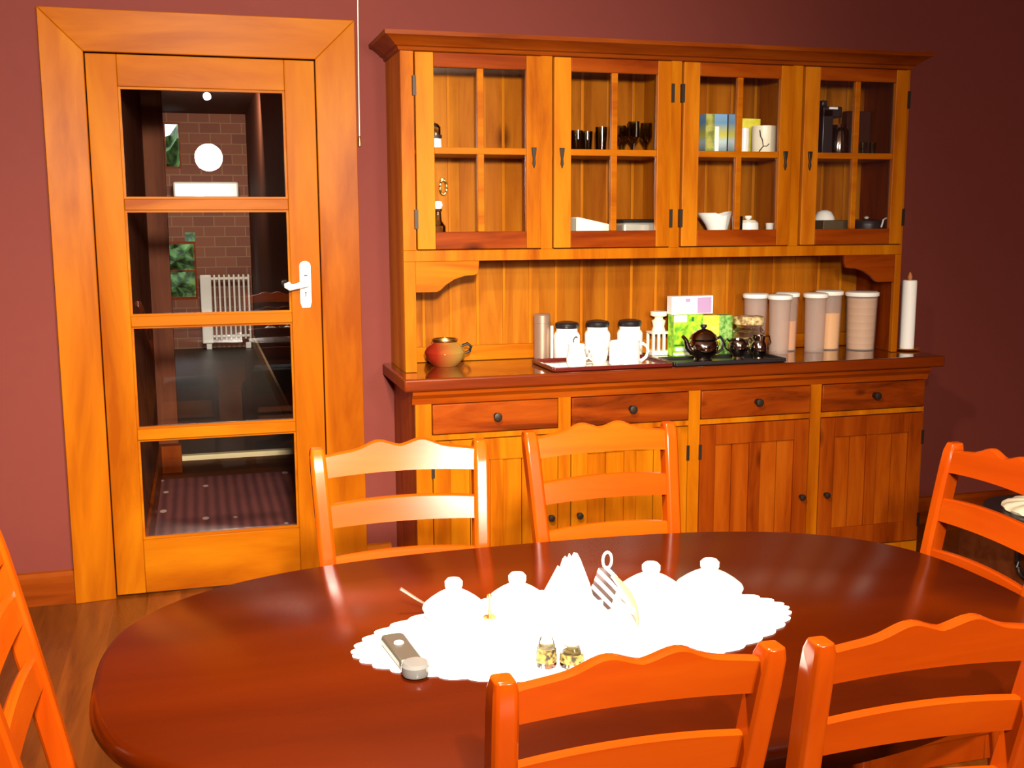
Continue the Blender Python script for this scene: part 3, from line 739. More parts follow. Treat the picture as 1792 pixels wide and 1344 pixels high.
# two little glass shakers
for (x, y, r, h, cap, lab) in ((.991, -2.757, .0165, .05, .010, 'taller small glass shaker with a gold label on the doily'), (1.03, -2.768, .0195, .036, .006, 'shorter small glass shaker with a dark gold label on the doily')):
    t = thing('glass_shaker', lab, 'shaker', (x, y, ZD), 'glass shakers on the doily')
    bm = nb(); lathe(bm, [(0, 0), (r, 0), (r*1.02, .004), (r*.86, h*.72), (r*.6, h), (0, h)], (x, y, ZD), 24); b = obj('bottle', bm, 'jarglass', t)
    bm = nb(); lathe(bm, [(r*1.0, .008), (r*1.035, .008), (r*.95, h*.6), (r*.9, h*.6)], (x, y, ZD), 24); obj('label_band', bm, 'goldlabel', b)
    bm = nb(); lathe(bm, [(0, h+.0003), (r*.62, h+.0003), (r*.6, h+cap), (0, h+cap*1.2)], (x, y, ZD), 20); obj('cap', bm, 'white', t)
# grey gadget
t = thing('handheld_gadget', 'dark grey oblong gadget with a white round spot and a clear rounded end', 'gadget', (.775, -2.66, ZD))
RZ = Matrix.Translation((.775, -2.655, ZD)) @ Matrix.Rotation(.1, 4, 'Z')
bm = nb(); prism(bm, [(-.019, -.055), (.019, -.055), (.0205, .055), (.016, .066), (-.016, .066), (-.0205, .055)], 'z', 0.0005, .016); bmesh.ops.transform(bm, matrix=RZ, verts=bm.verts); obj('body', bm, 'grey', t, bevel=.004)
bm = nb(); lathe(bm, [(0, .0162), (.0085, .0162), (.0075, .018), (0, .0185)], (0, .018, 0), 20); bmesh.ops.transform(bm, matrix=RZ, verts=bm.verts); obj('spot', bm, 'white', t)
bm = nb(); lathe(bm, [(0, 0.0005), (.021, .0005), (.023, .006), (.023, .016), (.019, .021), (0, .022)], (0, -.078, 0), 28); bmesh.ops.transform(bm, matrix=RZ, verts=bm.verts); obj('rounded_end', bm, plain('pale_grey_plastic', (.11, .105, .1), .15), t)

# ------------------------------------------------------------------ things on the worktop
ZW = .8775
def jar(x, y, lab):
    t = thing('storage_jar', lab, 'jar', (x, y, ZW), 'white storage jars with black lids')
    bm = nb(); lathe(bm, [(0, 0), (.050, 0), (.054, .006), (.054, .098), (.05, .108), (.044, .114), (.044, .128), (0, .128)], (x, y, ZW), 36); b = obj('body', bm, 'white', t)
    bm = nb(); lathe(bm, [(0, .1285), (.047, .1285), (.049, .133), (.049, .146), (.044, .152), (.02, .157), (0, .158)], (x, y, ZW), 36); obj('lid', bm, 'black', t, label='black domed lid')
    return b
def letter_arc(b, x, y, r, zc, a0, a1, rad, ang):
    """an ink stroke curved round the jar front: arc of a C"""
    bm = nb(); pts = []
    for k in range(13):
        a = a0+(a1-a0)*k/12; h = rad*math.cos(a); th = -PI/2+ang+h/r
        pts.append((x+(r+.0003)*math.cos(th), y+(r+.0003)*math.sin(th), zc+rad*1.3*math.sin(a)))
    tube(bm, pts, .0028, 6); return bm
b = jar(1.927, -.115, 'white storage jar with a black lid and letter, beside the steel canister')
obj('lettering', letter_arc(b, 1.927, -.115, .054, ZW+.079, .3*PI, 1.1*PI, .013, .42), 'ink', b)
bm = nb()
for h, z in ((.008, .045), (.024, .045)):
    th = -PI/2+.1+h/.054; lathe(bm, [(0, -.002), (.002, 0), (0, .002)], (1.927+.0545*math.cos(th), -.115+.0545*math.sin(th), ZW+z), 8)
obj('dots', bm, 'ink', b)
b = jar(2.066, -.10, 'white storage jar with a black lid, middle of the three jars')
bm = nb()
for h, z in ((-.004, .09), (-.004, .083), (.02, .08), (.004, .07), (.012, .07)):
    th = -PI/2+h/.054; lathe(bm, [(0, -.002), (.002, 0), (0, .002)], (2.066+.0545*math.cos(th), -.10+.0545*math.sin(th), ZW+z), 8)
obj('dots', bm, 'ink', b)
jar(2.206, -.11, 'white storage jar with a black lid, standing behind the big white mug')
# red and gold pot
t = thing('glazed_pot', 'squat red and gold glazed pot on the worktop beside the hutch post', 'pot', (1.405, -.16, ZW))
bm = nb(); lathe(bm, [(0, 0), (.045, 0), (.058, .012), (.078, .036), (.082, .055), (.072, .075), (.05, .09), (.046, .096), (.042, .094), (.044, .088), (0, .08)], (1.405, -.16, ZW), 40); obj('body', bm, 'redglaze', t)
bm = nb(); lathe(bm, [(.044, .0965), (.05, .0965), (.052, .102), (.05, .108), (.044, .108)], (1.405, -.16, ZW), 32); obj('rim_ring', bm, 'brass', t)
bm = nb(); tube(bm, [(1.47, -.18, ZW+.08), (1.49, -.185, ZW+.088), (1.505, -.185, ZW+.075), (1.5, -.18, ZW+.058), (1.483, -.175, ZW+.05)], .006, 8); obj('handle', bm, 'iron', t)
# steel canister and thin stick
t = thing('steel_canister', 'tall narrow brushed steel canister standing next to the white jars', 'canister', (1.828, -.09, ZW))
bm = nb(); lathe(bm, [(0, 0), (.034, 0), (.034, .15), (0, .15)], (1.828, -.09, ZW), 28); obj('body', bm, 'steel', t)
bm = nb(); lathe(bm, [(0, .1505), (.035, .1505), (.035, .182), (.03, .188), (0, .19)], (1.828, -.09, ZW), 28); obj('lid', bm, 'steel', t)
bm = nb(); box(bm, 1.872, 1.884, -.07, -.058, ZW, ZW+.135)
single('wooden_stick', bm, 'cream', 'thin pale upright stick between the steel canister and first jar', 'stick', (1.878, -.064, ZW), bevel=.002)
# first tray with milk jug, mug, sachets
def tray(x0, x1, y0, y1, lab, mat, rim):
    t = thing('serving_tray', lab, 'tray', ((x0+x1)/2, (y0+y1)/2, ZW), 'serving trays on the worktop')
    obj('tray_base', B(x0, x1, y0, y1, ZW, ZW+.005), mat, t, bevel=.002)
    bm = nb()
    for a in ((x0-.008, x1+.008, y0-.012, y0, ZW+.001, ZW+.016), (x0-.008, x1+.008, y1, y1+.012, ZW+.001, ZW+.016), (x0-.012, x0, y0, y1, ZW+.001, ZW+.016), (x1, x1+.012, y0, y1, ZW+.001, ZW+.016)): box(bm, *a)
    obj('tray_rim', bm, rim, t, bevel=.003); return t
tray(1.765, 2.235, -.455, -.19, 'polished silver serving tray with dark rim under the white mug and jug', plain('bright_silver', (.8, .78, .72), .15, metal=1.), 'trayprint')
tray(2.265, 2.73, -.455, -.298, 'black lacquered serving tray under the dark teapot', 'black', 'black')
zq = ZW+.0056
t = thing('milk_jug', 'small white milk jug on the silver tray', 'jug', (1.868, -.40, zq))
bm = nb(); lathe(bm, [(0, 0), (.03, 0), (.037, .01), (.039, .035), (.033, .06), (.03, .078), (.034, .09), (.031, .09), (.027, .078), (0, .07)], (1.868, -.40, zq), 30); obj('body', bm, 'white', t)
bm = nb(); tube(bm, [(1.9, -.40, zq+.075), (1.922, -.40, zq+.075), (1.93, -.40, zq+.055), (1.92, -.40, zq+.035), (1.903, -.40, zq+.03)], .005, 8); obj('handle', bm, 'white', t)
t = thing('mug', 'large white mug with a round handle on the silver tray', 'mug', (2.075, -.38, zq))
bm = nb(); lathe(bm, [(0, 0), (.055, 0), (.06, .006), (.06, .092), (.056, .092), (.055, .01), (0, .008)], (2.075, -.38, zq), 36); obj('body', bm, 'white', t)
bm = nb(); tube(bm, [(2.131, -.38, zq+.078), (2.153, -.38, zq+.08), (2.17, -.38, zq+.068), (2.174, -.38, zq+.046), (2.165, -.38, zq+.026), (2.148, -.38, zq+.014), (2.131, -.38, zq+.018)], .0065, 10); obj('handle', bm, 'white', t)
t = thing('cup', 'plain white cup between the milk jug and the big mug on the silver tray', 'cup', (1.985, -.33, zq))
bm = nb(); lathe(bm, [(0, 0), (.022, 0), (.034, .02), (.04, .055), (.037, .055), (.031, .02), (0, .006)], (1.985, -.33, zq), 30); obj('body', bm, 'cream', t)
bm = nb(); tube(bm, [(1.952, -.345, zq+.046), (1.936, -.352, zq+.044), (1.934, -.353, zq+.028), (1.955, -.343, zq+.018)], .004, 8); obj('handle', bm, 'cream', t)
sach = [(1.80, -.43, .4, 'white paper sachet lying at the silver tray corner beside the canister'), (1.80, -.30, -.5, 'white paper sachet lying on the silver tray behind the milk jug'),
        (1.955, -.425, .1, 'white paper sachet lying on the silver tray between jug and mug'), (2.19, -.43, -.3, 'white paper sachet lying under the mug handle')]
for x, y, a, lab in sach:
    bm = nb(); box(bm, -.03, .03, -.014, .014, 0, .004, Matrix.Translation((x, y, zq)) @ Matrix.Rotation(a, 4, 'Z'))
    single('paper_sachet', bm, 'paper', lab, 'sachet', (x, y, zq), 'paper sachets on the silver tray', bevel=.0015)
for x, y, a, lab in ((1.93, -.265, -.35, 'steel spoon lying on the silver tray behind the white cup'), (2.01, -.44, .15, 'steel spoon lying on the silver tray in front of the mug')):
    t = thing('spoon', lab, 'spoon', (x, y, zq), 'spoons on the silver tray')
    R_ = Matrix.Translation((x, y, zq)) @ Matrix.Rotation(a, 4, 'Z')
    bm = nb(); tube(bm, [(-.01, 0, .004), (.03, 0, .007), (.06, 0, .004)], .0025, 8); bmesh.ops.transform(bm, matrix=R_, verts=bm.verts); obj('handle', bm, 'steel', t)
    bm = nb(); lathe(bm, [(0, .001), (.007, .002), (.011, .005), (.009, .005), (0, .003)], (-.022, 0, 0), 14); bmesh.ops.transform(bm, matrix=R_, verts=bm.verts); obj('bowl', bm, 'steel', t)
# cream lantern
t = thing('candle_lantern', 'cream ceramic candle lantern with open slots between jar and green box', 'lantern', (2.345, -.09, ZW))
lx, ly = 2.345, -.09
bm = nb(); box(bm, lx-.042, lx+.042, ly-.035, ly+.035, ZW, ZW+.02); obj('lantern_base', bm, 'cream', t, bevel=.002)
bm = nb(); box(bm, lx-.042, lx+.042, ly-.035, ly+.035, ZW+.09, ZW+.1); lathe(bm, [(0, .1), (.03, .1), (.024, .12), (.03, .145), (.02, .15), (.016, .158), (.036, .166), (.036, .184), (0, .186)], (lx, ly, ZW), 24)
obj('body', bm, 'cream', t, bevel=.002)
for k in range(4):
    xx = lx-.036+k*.024
    for yy in (ly-.03, ly+.03): bm = nb(); box(bm, xx-.005, xx+.005, yy-.005, yy+.005, ZW+.02, ZW+.09); obj('pillar', bm, 'cream', t, smooth=0)
# cards and boxes
def carton(name, x0, x1, y0, y1, z0, z1, mat, lab, extra=()):
    t = thing(name, lab, 'box', ((x0+x1)/2, (y0+y1)/2, z0), 'tea boxes on the worktop')
    o = obj('carton', B(x0, x1, y0, y1, z0, z1), mat, t, bevel=.0015)
    for (nm, a, b_, c, d, m_) in extra: obj(nm, B(a, b_, y0-.0008, y0-.0001, c, d), m_, o, smooth=0)
    return t
carton('tea_box', 2.372, 2.505, -.185, -.125, ZW, 1.052, 'lime', 'lime green tea box with white bands behind the dark teapot',
       [('label_band', 2.38, 2.445, .902, .916, 'paleblue'), ('label_band', 2.372, 2.445, .884, .894, 'paper'), ('label_band', 2.376, 2.46, .922, .928, 'stripegreen'), ('label_band', 2.372, 2.43, 1.022, 1.05, 'paper'), ('label_mark', 2.452, 2.462, 1.024, 1.042, 'stripegreen')])
carton('tea_box', 2.509, 2.585, -.175, -.115, ZW, 1.045, 'yellow', 'plain yellow tea box between the lime box and the leafy green box')
carton('tea_box', 2.589, 2.652, -.165, -.105, ZW, 1.043, 'leafgreen', 'leafy green tea box at the jar end of the tea boxes')
carton('tea_box', 2.368, 2.556, -.17, -.12, 1.0525, 1.128, 'paper', 'white and lilac tea box lying on top of the lime box',
       [('label_panel', 2.484, 2.548, 1.056, 1.122, 'lilac'), ('label_mark', 2.43, 2.452, 1.104, 1.118, 'lilac')])
# teapot
px_, py_ = 2.415, -.375
t = thing('teapot', 'dark polished silver teapot with a domed lid on the black tray', 'teapot', (px_, py_, zq))
bm = nb(); lathe(bm, [(0, 0), (.036, 0), (.038, .006), (.034, .012), (.056, .035), (.062, .058), (.056, .08), (.042, .092), (0, .094)], (px_, py_, zq), 36); obj('body', bm, 'silver', t)
bm = nb(); lathe(bm, [(0, .0945), (.058, .0905), (.05, .106), (.03, .122), (.01, .13), (0, .13)], (px_, py_, zq), 32); l = obj('lid', bm, 'silver', t)
bm = nb(); lathe(bm, [(0, .13), (.006, .13), (.013, .138), (.013, .146), (0, .148)], (px_, py_, zq), 16); obj('knob', bm, 'black', l)
bm = nb(); tube(bm, [(px_-.05, py_-.01, zq+.04), (px_-.075, py_-.015, zq+.06), (px_-.085, py_-.018, zq+.09), (px_-.1, py_-.02, zq+.105)], [.016, .012, .008, .007], 12); obj('spout', bm, 'silver', t)
bm = nb(); tube(bm, [(px_+.052, py_, zq+.085), (px_+.075, py_, zq+.095), (px_+.09, py_, zq+.075), (px_+.085, py_, zq+.045), (px_+.06, py_, zq+.03)], .006, 10); obj('handle', bm, 'black', t)
# sugar pot and creamer in dark silver
sx_, sy_ = 2.578, -.36
t = thing('sugar_pot', 'dark silver sugar pot with a round handle next to the teapot', 'pot', (sx_, sy_, zq))
bm = nb(); lathe(bm, [(0, 0), (.026, 0), (.022, .01), (.04, .035), (.043, .06), (.036, .075), (.038, .08), (.034, .08), (.033, .074), (0, .06)], (sx_, sy_, zq), 30); obj('body', bm, 'silver', t)
for s in (-1, 1):
    bm = nb(); tube(bm, [(sx_+s*.036, sy_, zq+.07), (sx_+s*.052, sy_, zq+.085), (sx_+s*.062, sy_, zq+.07), (sx_+s*.056, sy_, zq+.045), (sx_+s*.04, sy_, zq+.035)], .004, 8); obj('handle', bm, 'silver', t)
t = thing('creamer', 'dark silver creamer jug at the jar end of the black tray', 'jug', (2.66, -.38, zq))
bm = nb(); lathe(bm, [(0, 0), (.022, 0), (.02, .008), (.034, .03), (.033, .055), (.024, .075), (.028, .095), (.025, .095), (.021, .075), (0, .05)], (2.66, -.38, zq), 28); obj('body', bm, 'silver', t)
bm = nb(); tube(bm, [(2.685, -.38, zq+.09), (2.706, -.38, zq+.092), (2.713, -.38, zq+.065), (2.69, -.38, zq+.035)], .004, 8); obj('handle', bm, 'silver', t)
# glass jar of pasta
gx, gy = 2.702, -.212
t = thing('glass_jar', 'glass jar half full of dried pasta shells beside the plastic canisters', 'jar', (gx, gy, ZW))
bm = nb(); lathe(bm, [(0, 0), (.06, 0), (.066, .008), (.066, .1), (.052, .118), (.052, .13), (.049, .13), (.049, .117), (.062, .098), (.062, .012), (0, .008)], (gx, gy, ZW), 36); obj('body', bm, 'jarglass', t)
bm = nb(); lathe(bm, [(0, .1305), (.062, .1305), (.064, .136), (.064, .158), (.058, .164), (0, .165)], (gx, gy, ZW), 36); obj('lid', bm, 'pasta', t, label='mottled gold cloth covered lid')
bm = nb(); lathe(bm, [(0, .0085), (.061, .0125), (.061, .07), (.04, .082), (0, .078)], (gx, gy, ZW), 30)
pa = tag(obj('dried_pasta', bm, 'pasta'), 'dried pasta filling the glass jar beside the plastic canisters', 'pasta'); pa['kind'] = 'stuff'
# plastic canisters
def canister(x, y, r, h, lab, fill=None, fh=0, fm=None, fn=None, fl=None, group='translucent plastic canisters'):
    t = thing('plastic_canister', lab, 'canister', (x, y, ZW), group)
    bm = nb(); rb = r*.9
    lathe(bm, [(0, 0), (rb, 0), (r, h), (r-.003, h), (rb-.003, .004), (0, .004)], (x, y, ZW), 36); obj('body', bm, 'frost', t)
    bm = nb(); lathe(bm, [(0, h+.0005), (r+.004, h-.004), (r+.006, h), (r+.006, h+.012), (r-.004, h+.016), (0, h+.016)], (x, y, ZW), 36); obj('lid', bm, 'lid', t, label='white plastic lid')
    if fm:
        q = r*.9-.0045; q1 = q+(r-rb)*fh/h
        bm = nb(); lathe(bm, [(0, .0045), (q, .0045), (q1, fh), (0, fh)], (x, y, ZW), 32)
        f = tag(obj(fn, bm, fm), fl, 'food'); f['kind'] = 'stuff' if 'grain' in fn else 'thing'
canister(2.785, -.115, .05, .236, 'empty translucent canister with a white lid, standing behind the glass jar')
canister(2.845, -.215, .046, .236, 'translucent canister with faint white streaks, second after the glass jar')
canister(2.935, -.12, .046, .238, 'translucent canister of orange grain with a white lid', fh=.13, fm='oats', fn='orange_grain', fl='orange grain filling the lower half of a plastic canister')
canister(3.025, -.2, .046, .238, 'empty translucent canister between the orange and the yellow grain canisters')
canister(3.134, -.13, .054, .242, 'translucent canister of yellow grain with a white lid', fh=.16, fm='rice', fn='yellow_grain', fl='yellow grain filling two thirds of a plastic canister')
canister(3.262, -.185, .066, .238, 'wide translucent canister filled with stacked brown biscuits', fh=.225, fm='biscuit', fn='biscuit_stack', fl='brown biscuits stacked to the top of the wide canister')
# candle; thin disc under it stands in for the lit worktop corner
kx, ky = 3.437, -.27
t = thing('lit_corner_disc', 'round wooden disc standing in for the lit worktop corner under the white candle', 'lit_corner_disc', (kx, ky, ZW)); 
bm = nb(); lathe(bm, [(0, 0), (.04, 0), (.054, .006), (.056, .010), (.045, .008), (0, .007)], (kx, ky, ZW), 36); obj('dish', bm, 'pine_x', t)
t = thing('pillar_candle', 'tall plain white pillar candle at the worktop end by the burgundy wall', 'candle', (kx, ky, ZW+.0075))
bm = nb(); lathe(bm, [(0, 0), (.0305, 0), (.031, .002), (.031, .292), (.028, .296), (0, .294)], (kx, ky, ZW+.0075), 36); obj('wax_body', bm, 'wax', t)
bm = nb(); lathe(bm, [(0, .294), (.007, .296), (.011, .306), (.008, .318), (.003, .33), (0, .332)], (kx, ky, ZW+.0075), 14); obj('wick', bm, 'wick', t, label='brown flame-shaped wick')

# ------------------------------------------------------------------ things inside the glazed cupboards
Z1, Z2 = 1.3385, 1.7045
Y = -.19
def lathed(name, parts, x, y, z, lab, cat, group=None, n=28):
    if len(parts) == 1:
        bm = nb(); lathe(bm, parts[0][1], (x, y, z), n); return single(name, bm, parts[0][2], lab, cat, (x, y, z), group)
    t = thing(name, lab, cat, (x, y, z), group)
    for nm, pr, m_ in parts: bm = nb(); lathe(bm, pr, (x, y, z), n); obj(nm, bm, m_, t)
    return t
lathed('salt_jar', [('body', [(0, 0), (.024, 0), (.026, .01), (.024, .045), (.016, .05), (0, .05)], 'white'), ('band', [(.0235, .05), (.026, .05), (.026, .06), (.0235, .06)], 'ink'), ('stopper', [(0, .0505), (.022, .0605), (.022, .09), (.014, .1), (0, .108)], 'thinglass')], 1.368, -.2, Z2, 'small white jar with a black band on the upper shelf nearest the door', 'jar')
lathed('glass_bottle', [('body', [(0, 0), (.03, 0), (.031, .01), (.03, .085), (.015, .105), (.012, .14), (.016, .142), (.016, .15), (0, .15)], 'thinglass'), ('stopper', [(0, .1505), (.014, .1505), (.02, .163), (.016, .178), (0, .183)], 'white')], 1.375, -.2, Z1, 'clear glass bottle with a white stopper behind the first lower pane', 'bottle')
bm = nb()
tube(bm, [(1.432+.014*math.cos(a), -.045, 1.575+.028*math.sin(a)) for a in [k*2*PI/18 for k in range(18)]], .004, 8, closed=True); lathe(bm, [(0, 0), (.01, 0), (.008, .012), (0, .014)], (0, 0, 0), 12, Matrix.Translation((1.432, -.0285, 1.604)) @ Matrix.Rotation(PI/2, 4, 'X'))
single('ring_hook', bm, 'brass', 'old brass ring hook on the boarded back behind the first lower pane', 'hook', (1.432, -.0285, 1.575))
for i, (x, y, lab) in enumerate(((1.93, -.22, 'glass tumbler on the upper shelf of the second cupboard, nearest the frame'), (1.98, -.19, 'glass tumbler on the upper shelf of the second cupboard, second from the frame'), (2.03, -.22, 'glass tumbler on the upper shelf of the second cupboard, beside the glazing bar'), (1.955, -.12, 'glass tumbler in the back row of the second cupboard, nearer the frame'), (2.01, -.11, 'glass tumbler in the back row of the second cupboard, nearer the glazing bar'))):
    h = .085 if i != 2 else .1
    lathed('tumbler', [('glass', [(0, 0), (.02, 0), (.024, h), (.0225, h), (.0185, .008), (0, .008)], 'smoke')], x, y, Z2, lab, 'glass', 'tumblers on the upper shelf', 20)
for i, (x, y, h, lab) in enumerate(((2.125, -.22, .1, 'cut crystal goblet beside the glazing bar of the second cupboard'), (2.175, -.2, .125, 'cut crystal goblet, second after the glazing bar of the second cupboard'), (2.225, -.21, .12, 'cut crystal goblet nearest the outer frame of the second cupboard'), (2.15, -.12, .115, 'cut crystal goblet in the back row, nearer the glazing bar'), (2.205, -.11, .125, 'cut crystal goblet in the back row, nearer the outer frame'))):
    bm = nb(); lathe(bm, [(0, 0), (.02, 0), (.019, .004), (.005, .01), (.005, .04), (.012, .048), (.024, .065), (.023, h), (.0215, h), (.021, .068), (0, .052)], (x, y, Z2), 14)
    single('crystal_goblet', bm, 'smoke', lab, 'glass', (x, y, Z2), 'crystal goblets on the upper shelf', smooth=10)
bm = nb(); prism(bm, [(1.915, Z1), (2.06, Z1), (2.06, Z1+.085), (2.05, Z1+.09), (1.92, Z1+.118), (1.915, Z1+.115)], 'y', -.26, -.12)
single('cream_box', bm, 'cream', 'cream box with a sloping top behind the lower pane of the second cupboard', 'box', (1.988, -.19, Z1), bevel=.004)
t = thing('serving_dish', 'steel lidded serving dish in the bottom of the second cupboard', 'dish', (2.186, -.19, Z1))
bm = nb(); box(bm, 2.112, 2.26, -.26, -.12, Z1, Z1+.095); obj('dish', bm, plain('pale_metal', (.75, .72, .62), .3, metal=.7), t, bevel=.01)
bm = nb(); box(bm, 2.108, 2.264, -.264, -.116, Z1+.0955, Z1+.108); obj('lid', bm, 'iron', t, bevel=.006)
# third cupboard
t = thing('picture_tin', 'blue picture tin with a white stripe on the upper shelf of the third cupboard', 'tin', (2.545, -.19, Z2))
o = obj('tin', B(2.47, 2.614, -.24, -.14, Z2, Z2+.16), 'bluecard', t, bevel=.003)
obj('picture', B(2.47, 2.508, -.2415, -.2402, Z2, Z2+.158), 'teal', o, smooth=0)
obj('stripe', B(2.511, 2.528, -.2415, -.2402, Z2, Z2+.11), 'paper', o, smooth=0)
obj('picture', B(2.564, 2.57, -.2415, -.2402, Z2, Z2+.158), 'ink', o, smooth=0)
lathed('white_cup', [('cup', [(0, 0), (.016, 0), (.019, .02), (.019, .108), (.017, .108), (.016, .01), (0, .008)], 'white')], 2.664, -.2, Z2, 'narrow white beaker beside the glazing bar of the third cupboard', 'cup')
bm = nb(); box(bm, 2.685, 2.775, -.13, -.09, Z2, Z2+.155); single('yellow_carton', bm, 'yellow', 'yellow carton standing behind the white painted mug in the third cupboard', 'carton', (2.73, -.11, Z2), bevel=.002)
t = thing('painted_mug', 'white mug painted with a dark branch on the upper shelf of the third cupboard', 'mug', (2.752, -.2, Z2))
bm = nb(); lathe(bm, [(0, 0), (.046, 0), (.05, .006), (.05, .118), (.046, .118), (.045, .01), (0, .008)], (2.752, -.2, Z2), 32); o = obj('body', bm, 'cream', t)
def onmug(h, z): th = -PI/2-.15+h/.05; return (2.752+.0503*math.cos(th), -.2+.0503*math.sin(th), Z2+z)
bm = nb(); tube(bm, [onmug(-.04, .005), onmug(-.03, .02), onmug(-.018, .035), onmug(-.022, .06), onmug(-.03, .075), onmug(-.034, .1)], .0025, 6); tube(bm, [onmug(-.018, .035), onmug(-.004, .035), onmug(.006, .045)], .002, 6); obj('painted_branch', bm, 'ink', o)
t = thing('gravy_boat', 'white gravy boat with a long lip in the bottom of the third cupboard', 'jug', (2.54, -.2, Z1))
bm = nb(); lathe(bm, [(0, 0), (.03, 0), (.034, .04), (.045, .08), (.055, .12), (.052, .12), (.04, .08), (0, .02)], (2.555, -.2, Z1), 32)
for v in bm.verts:
    if v.co.z > Z1+.06:
        f = (v.co.z-Z1-.06)/.06; d_ = v.co.x-2.555; v.co.z += .018*f*max(0, d_/.05)
        if d_ < -.02: v.co.x -= .035*f*(-d_/.05); v.co.z += .012*f
obj('body', bm, 'white', t)
lathed('patterned_glass', [('glass', [(0, 0), (.02, 0), (.022, .118), (.02, .118), (.018, .008), (0, .008)], 'smoke')], 2.604, -.275, Z1, 'small patterned glass in front of the white gravy boat', 'glass')
t = thing('butter_dish', 'white butter dish with a knobbed lid in the bottom of the third cupboard', 'dish', (2.692, -.2, Z1))
bm = nb(); lathe(bm, [(0, 0), (.038, 0), (.044, .06), (.042, .092), (0, .092)], (2.692, -.2, Z1), 30); obj('dish', bm, 'white', t)
bm = nb(); lathe(bm, [(0, .0925), (.04, .0925), (.03, .102), (0, .104)], (2.692, -.2, Z1), 30); o = obj('lid', bm, 'cream', t)
bm = nb(); lathe(bm, [(0, .104), (.008, .104), (.016, .112), (.014, .12), (0, .122)], (2.692, -.2, Z1), 18); obj('knob', bm, 'white', o)
lathed('egg_cup', [('cup', [(0, 0), (.014, 0), (.008, .03), (.016, .06), (.018, .09), (0, .088)], 'white')], 2.793, -.2, Z1, 'small white egg cup beside the outer frame in the third cupboard', 'cup')
# fourth cupboard
t = thing('coffee_maker', 'black and chrome coffee maker on the upper shelf of the fourth cupboard', 'coffee maker', (3.06, -.19, Z2))
bm = nb(); box(bm, 2.995, 3.045, -.25, -.12, Z2, Z2+.19); box(bm, 2.995, 3.085, -.25, -.12, Z2+.155, Z2+.2); box(bm, 2.995, 3.02, -.24, -.13, Z2+.2, Z2+.225); obj('body', bm, 'black', t, bevel=.005)
bm = nb(); lathe(bm, [(0, 0), (.042, 0), (.045, .01), (.045, .1), (.034, .118), (.036, .13), (.033, .13), (.031, .118), (.042, .1), (.042, .012), (0, .008)], (3.1, -.2, Z2), 30); o = obj('jug', bm, 'silver', t)
bm = nb(); tube(bm, [(3.14, -.2, Z2+.112), (3.158, -.2, Z2+.11), (3.16, -.2, Z2+.06), (3.144, -.2, Z2+.035)], .006, 8); obj('handle', bm, 'black', o)
bm = nb(); box(bm, 3.02, 3.06, -.256, -.2505, Z2+.188, Z2+.197); obj('switch_panel', bm, 'chrome', t, bevel=.001)
bm = nb(); box(bm, 3.205, 3.33, -.1, -.06, Z2, Z2+.2); single('dark_tray', bm, 'dark_panel', 'dark brown tray standing upright at the back of the fourth cupboard', 'tray', (3.27, -.08, Z2), bevel=.004)
for x, lab in ((3.225, 'small smoky glass before the dark upright tray, nearer the glazing bar'), (3.27, 'small smoky glass before the dark upright tray, nearer the outer frame')):
    lathed('liqueur_glass', [('glass', [(0, 0), (.012, 0), (.016, .06), (.0145, .06), (.011, .006), (0, .006)], 'smoke')], x, -.2, Z2, lab, 'glass', 'small smoky glasses')
bm = nb(); box(bm, 3.003, 3.155, -.27, -.13, Z1, Z1+.1); single('dark_box', bm, plain('olive_box', (.07, .045, .015), .6), 'dark olive box under the upturned white bowl in the fourth cupboard', 'box', (3.08, -.2, Z1), bevel=.004)
lathed('upturned_bowl', [('bowl', [(0, .042), (.014, .042), (.03, .034), (.042, .012), (.044, 0), (.041, 0), (.038, .012), (0, .036)], 'white')], 3.05, -.2, Z1+.1005, 'upturned white bowl on the dark olive box in the fourth cupboard', 'bowl')
t = thing('casserole', 'dark lidded casserole with a white handle in the fourth cupboard', 'casserole', (3.262, -.2, Z1))
bm = nb(); lathe(bm, [(0, 0), (.06, 0), (.07, .02), (.072, .085), (0, .085)], (3.262, -.19, Z1), 32); obj('pot', bm, 'black', t)
bm = nb(); lathe(bm, [(0, .0855), (.073, .0855), (.07, .096), (.04, .104), (0, .106)], (3.262, -.19, Z1), 32); o = obj('lid', bm, 'black', t)
bm = nb(); lathe(bm, [(0, .106), (.007, .106), (.012, .112), (0, .118)], (3.262, -.19, Z1), 14); obj('knob', bm, 'white', o)
bm = nb(); tube(bm, [(3.286, -.265, Z1+.07), (3.288, -.275, Z1+.1), (3.3, -.275, Z1+.108), (3.33, -.27, Z1+.108)], .004, 8); obj('handle', bm, 'white', t)

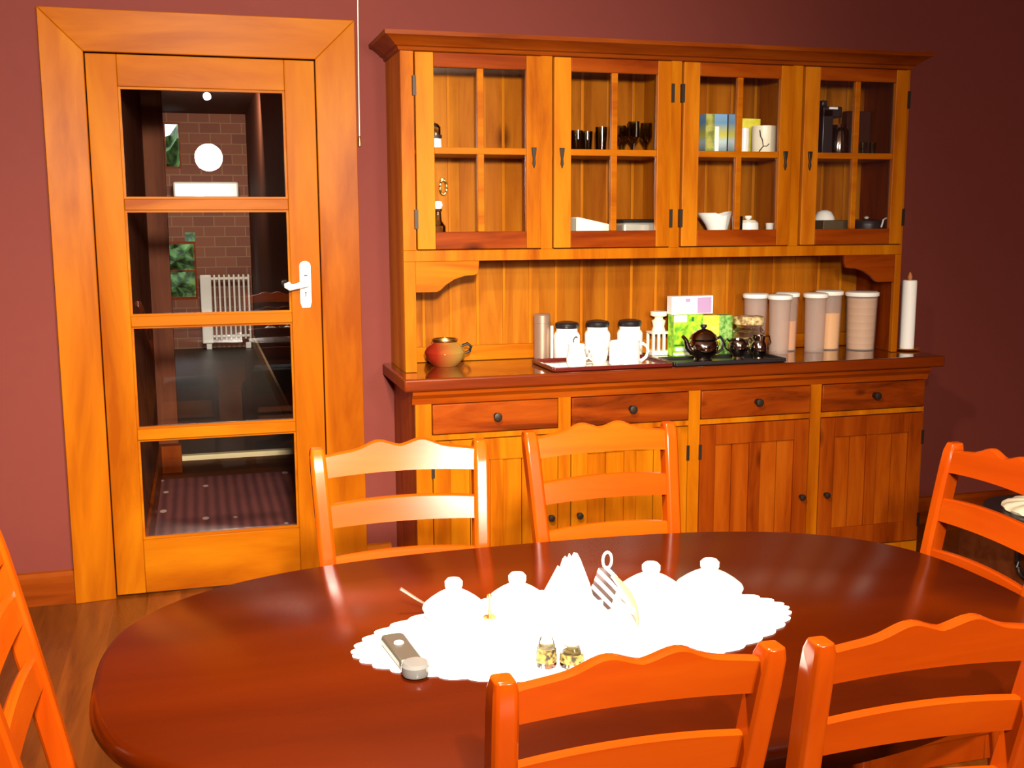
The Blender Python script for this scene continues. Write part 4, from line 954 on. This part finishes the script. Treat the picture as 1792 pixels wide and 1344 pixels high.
# ------------------------------------------------------------------ lights
def light(name, kind, loc, energy, col, target=None, **kw):
    d = bpy.data.lights.new(name, kind); d.energy = energy; d.color = col
    for k, v in kw.items(): setattr(d, k, v)
    o = bpy.data.objects.new(name, d); C.objects.link(o); o.location = loc
    if target is not None: o.rotation_euler = (Vector(target)-Vector(loc)).to_track_quat('-Z', 'Y').to_euler()
    return o
WARM = (1, .86, .66)
light('pendant_lamp', 'SPOT', (.8, -2.75, 2.4), 290, WARM, (.75, -2.5, 0), spot_size=math.radians(150), spot_blend=.7, shadow_soft_size=.07)
light('camera_flash', 'SPOT', (.6, -4.34, 1.91), 820, (1, .93, .80), (.75, 0, 1.15), spot_size=math.radians(72), spot_blend=1., shadow_soft_size=.1)
light('chair_highlight_area', 'AREA', (2.06, -6.56, 1.92), 88, (1, .93, .8), (2.06, 0, 1.92), shape='RECTANGLE', size=.56, size_y=.65)  # unseen source added to put the bright reflection on the far chair
light('ceiling_lamp', 'SPOT', (.62, -5.2, 2.45), 330, WARM, (1.0, -4.2, 0), spot_size=math.radians(140), spot_blend=.8, shadow_soft_size=.03)
light('passage_fill', 'AREA', (.75, 5.6, 2.5), 40, WARM, (.72, 8.5, .95), shape='DISK', size=.4)  # area light added to brighten the radiator and white wall unit

w = bpy.data.worlds.new('World'); bpy.context.scene.world = w; w.use_nodes = True
nt = w.node_tree; nt.nodes.clear()
bg = nt.nodes.new('ShaderNodeBackground'); bg.inputs['Color'].default_value = (.8, .9, 1, 1); bg.inputs['Strength'].default_value = 1.6
wo = nt.nodes.new('ShaderNodeOutputWorld'); nt.links.new(bg.outputs[0], wo.inputs['Surface'])

# ------------------------------------------------------------------ camera
cd = bpy.data.cameras.new('camera'); cam = bpy.data.objects.new('camera', cd); C.objects.link(cam)
cd.sensor_width = 36; cd.lens = 1909.71*36/1792; cd.clip_start = .05
yaw, pitch, roll = .2789, .1519, -.0038
f = Vector((math.sin(yaw)*math.cos(pitch), math.cos(yaw)*math.cos(pitch), -math.sin(pitch)))
r = Vector((math.cos(yaw), -math.sin(yaw), 0)); u = r.cross(f)
c, s = math.cos(roll), math.sin(roll); r, u = c*r+s*u, -s*r+c*u
m = Matrix((r, u, -f)).transposed().to_4x4(); m.translation = (.4815, -4.3413, 1.4573)
cam.matrix_world = m
sc = bpy.context.scene; sc.camera = cam
sc.view_settings.view_transform = 'Standard'; sc.view_settings.look = 'None'
sc.view_settings.exposure = .78; sc.view_settings.gamma = 1.
sc.cycles.max_bounces = 10; sc.cycles.transparent_max_bounces = 24; sc.cycles.sample_clamp_indirect = 6.
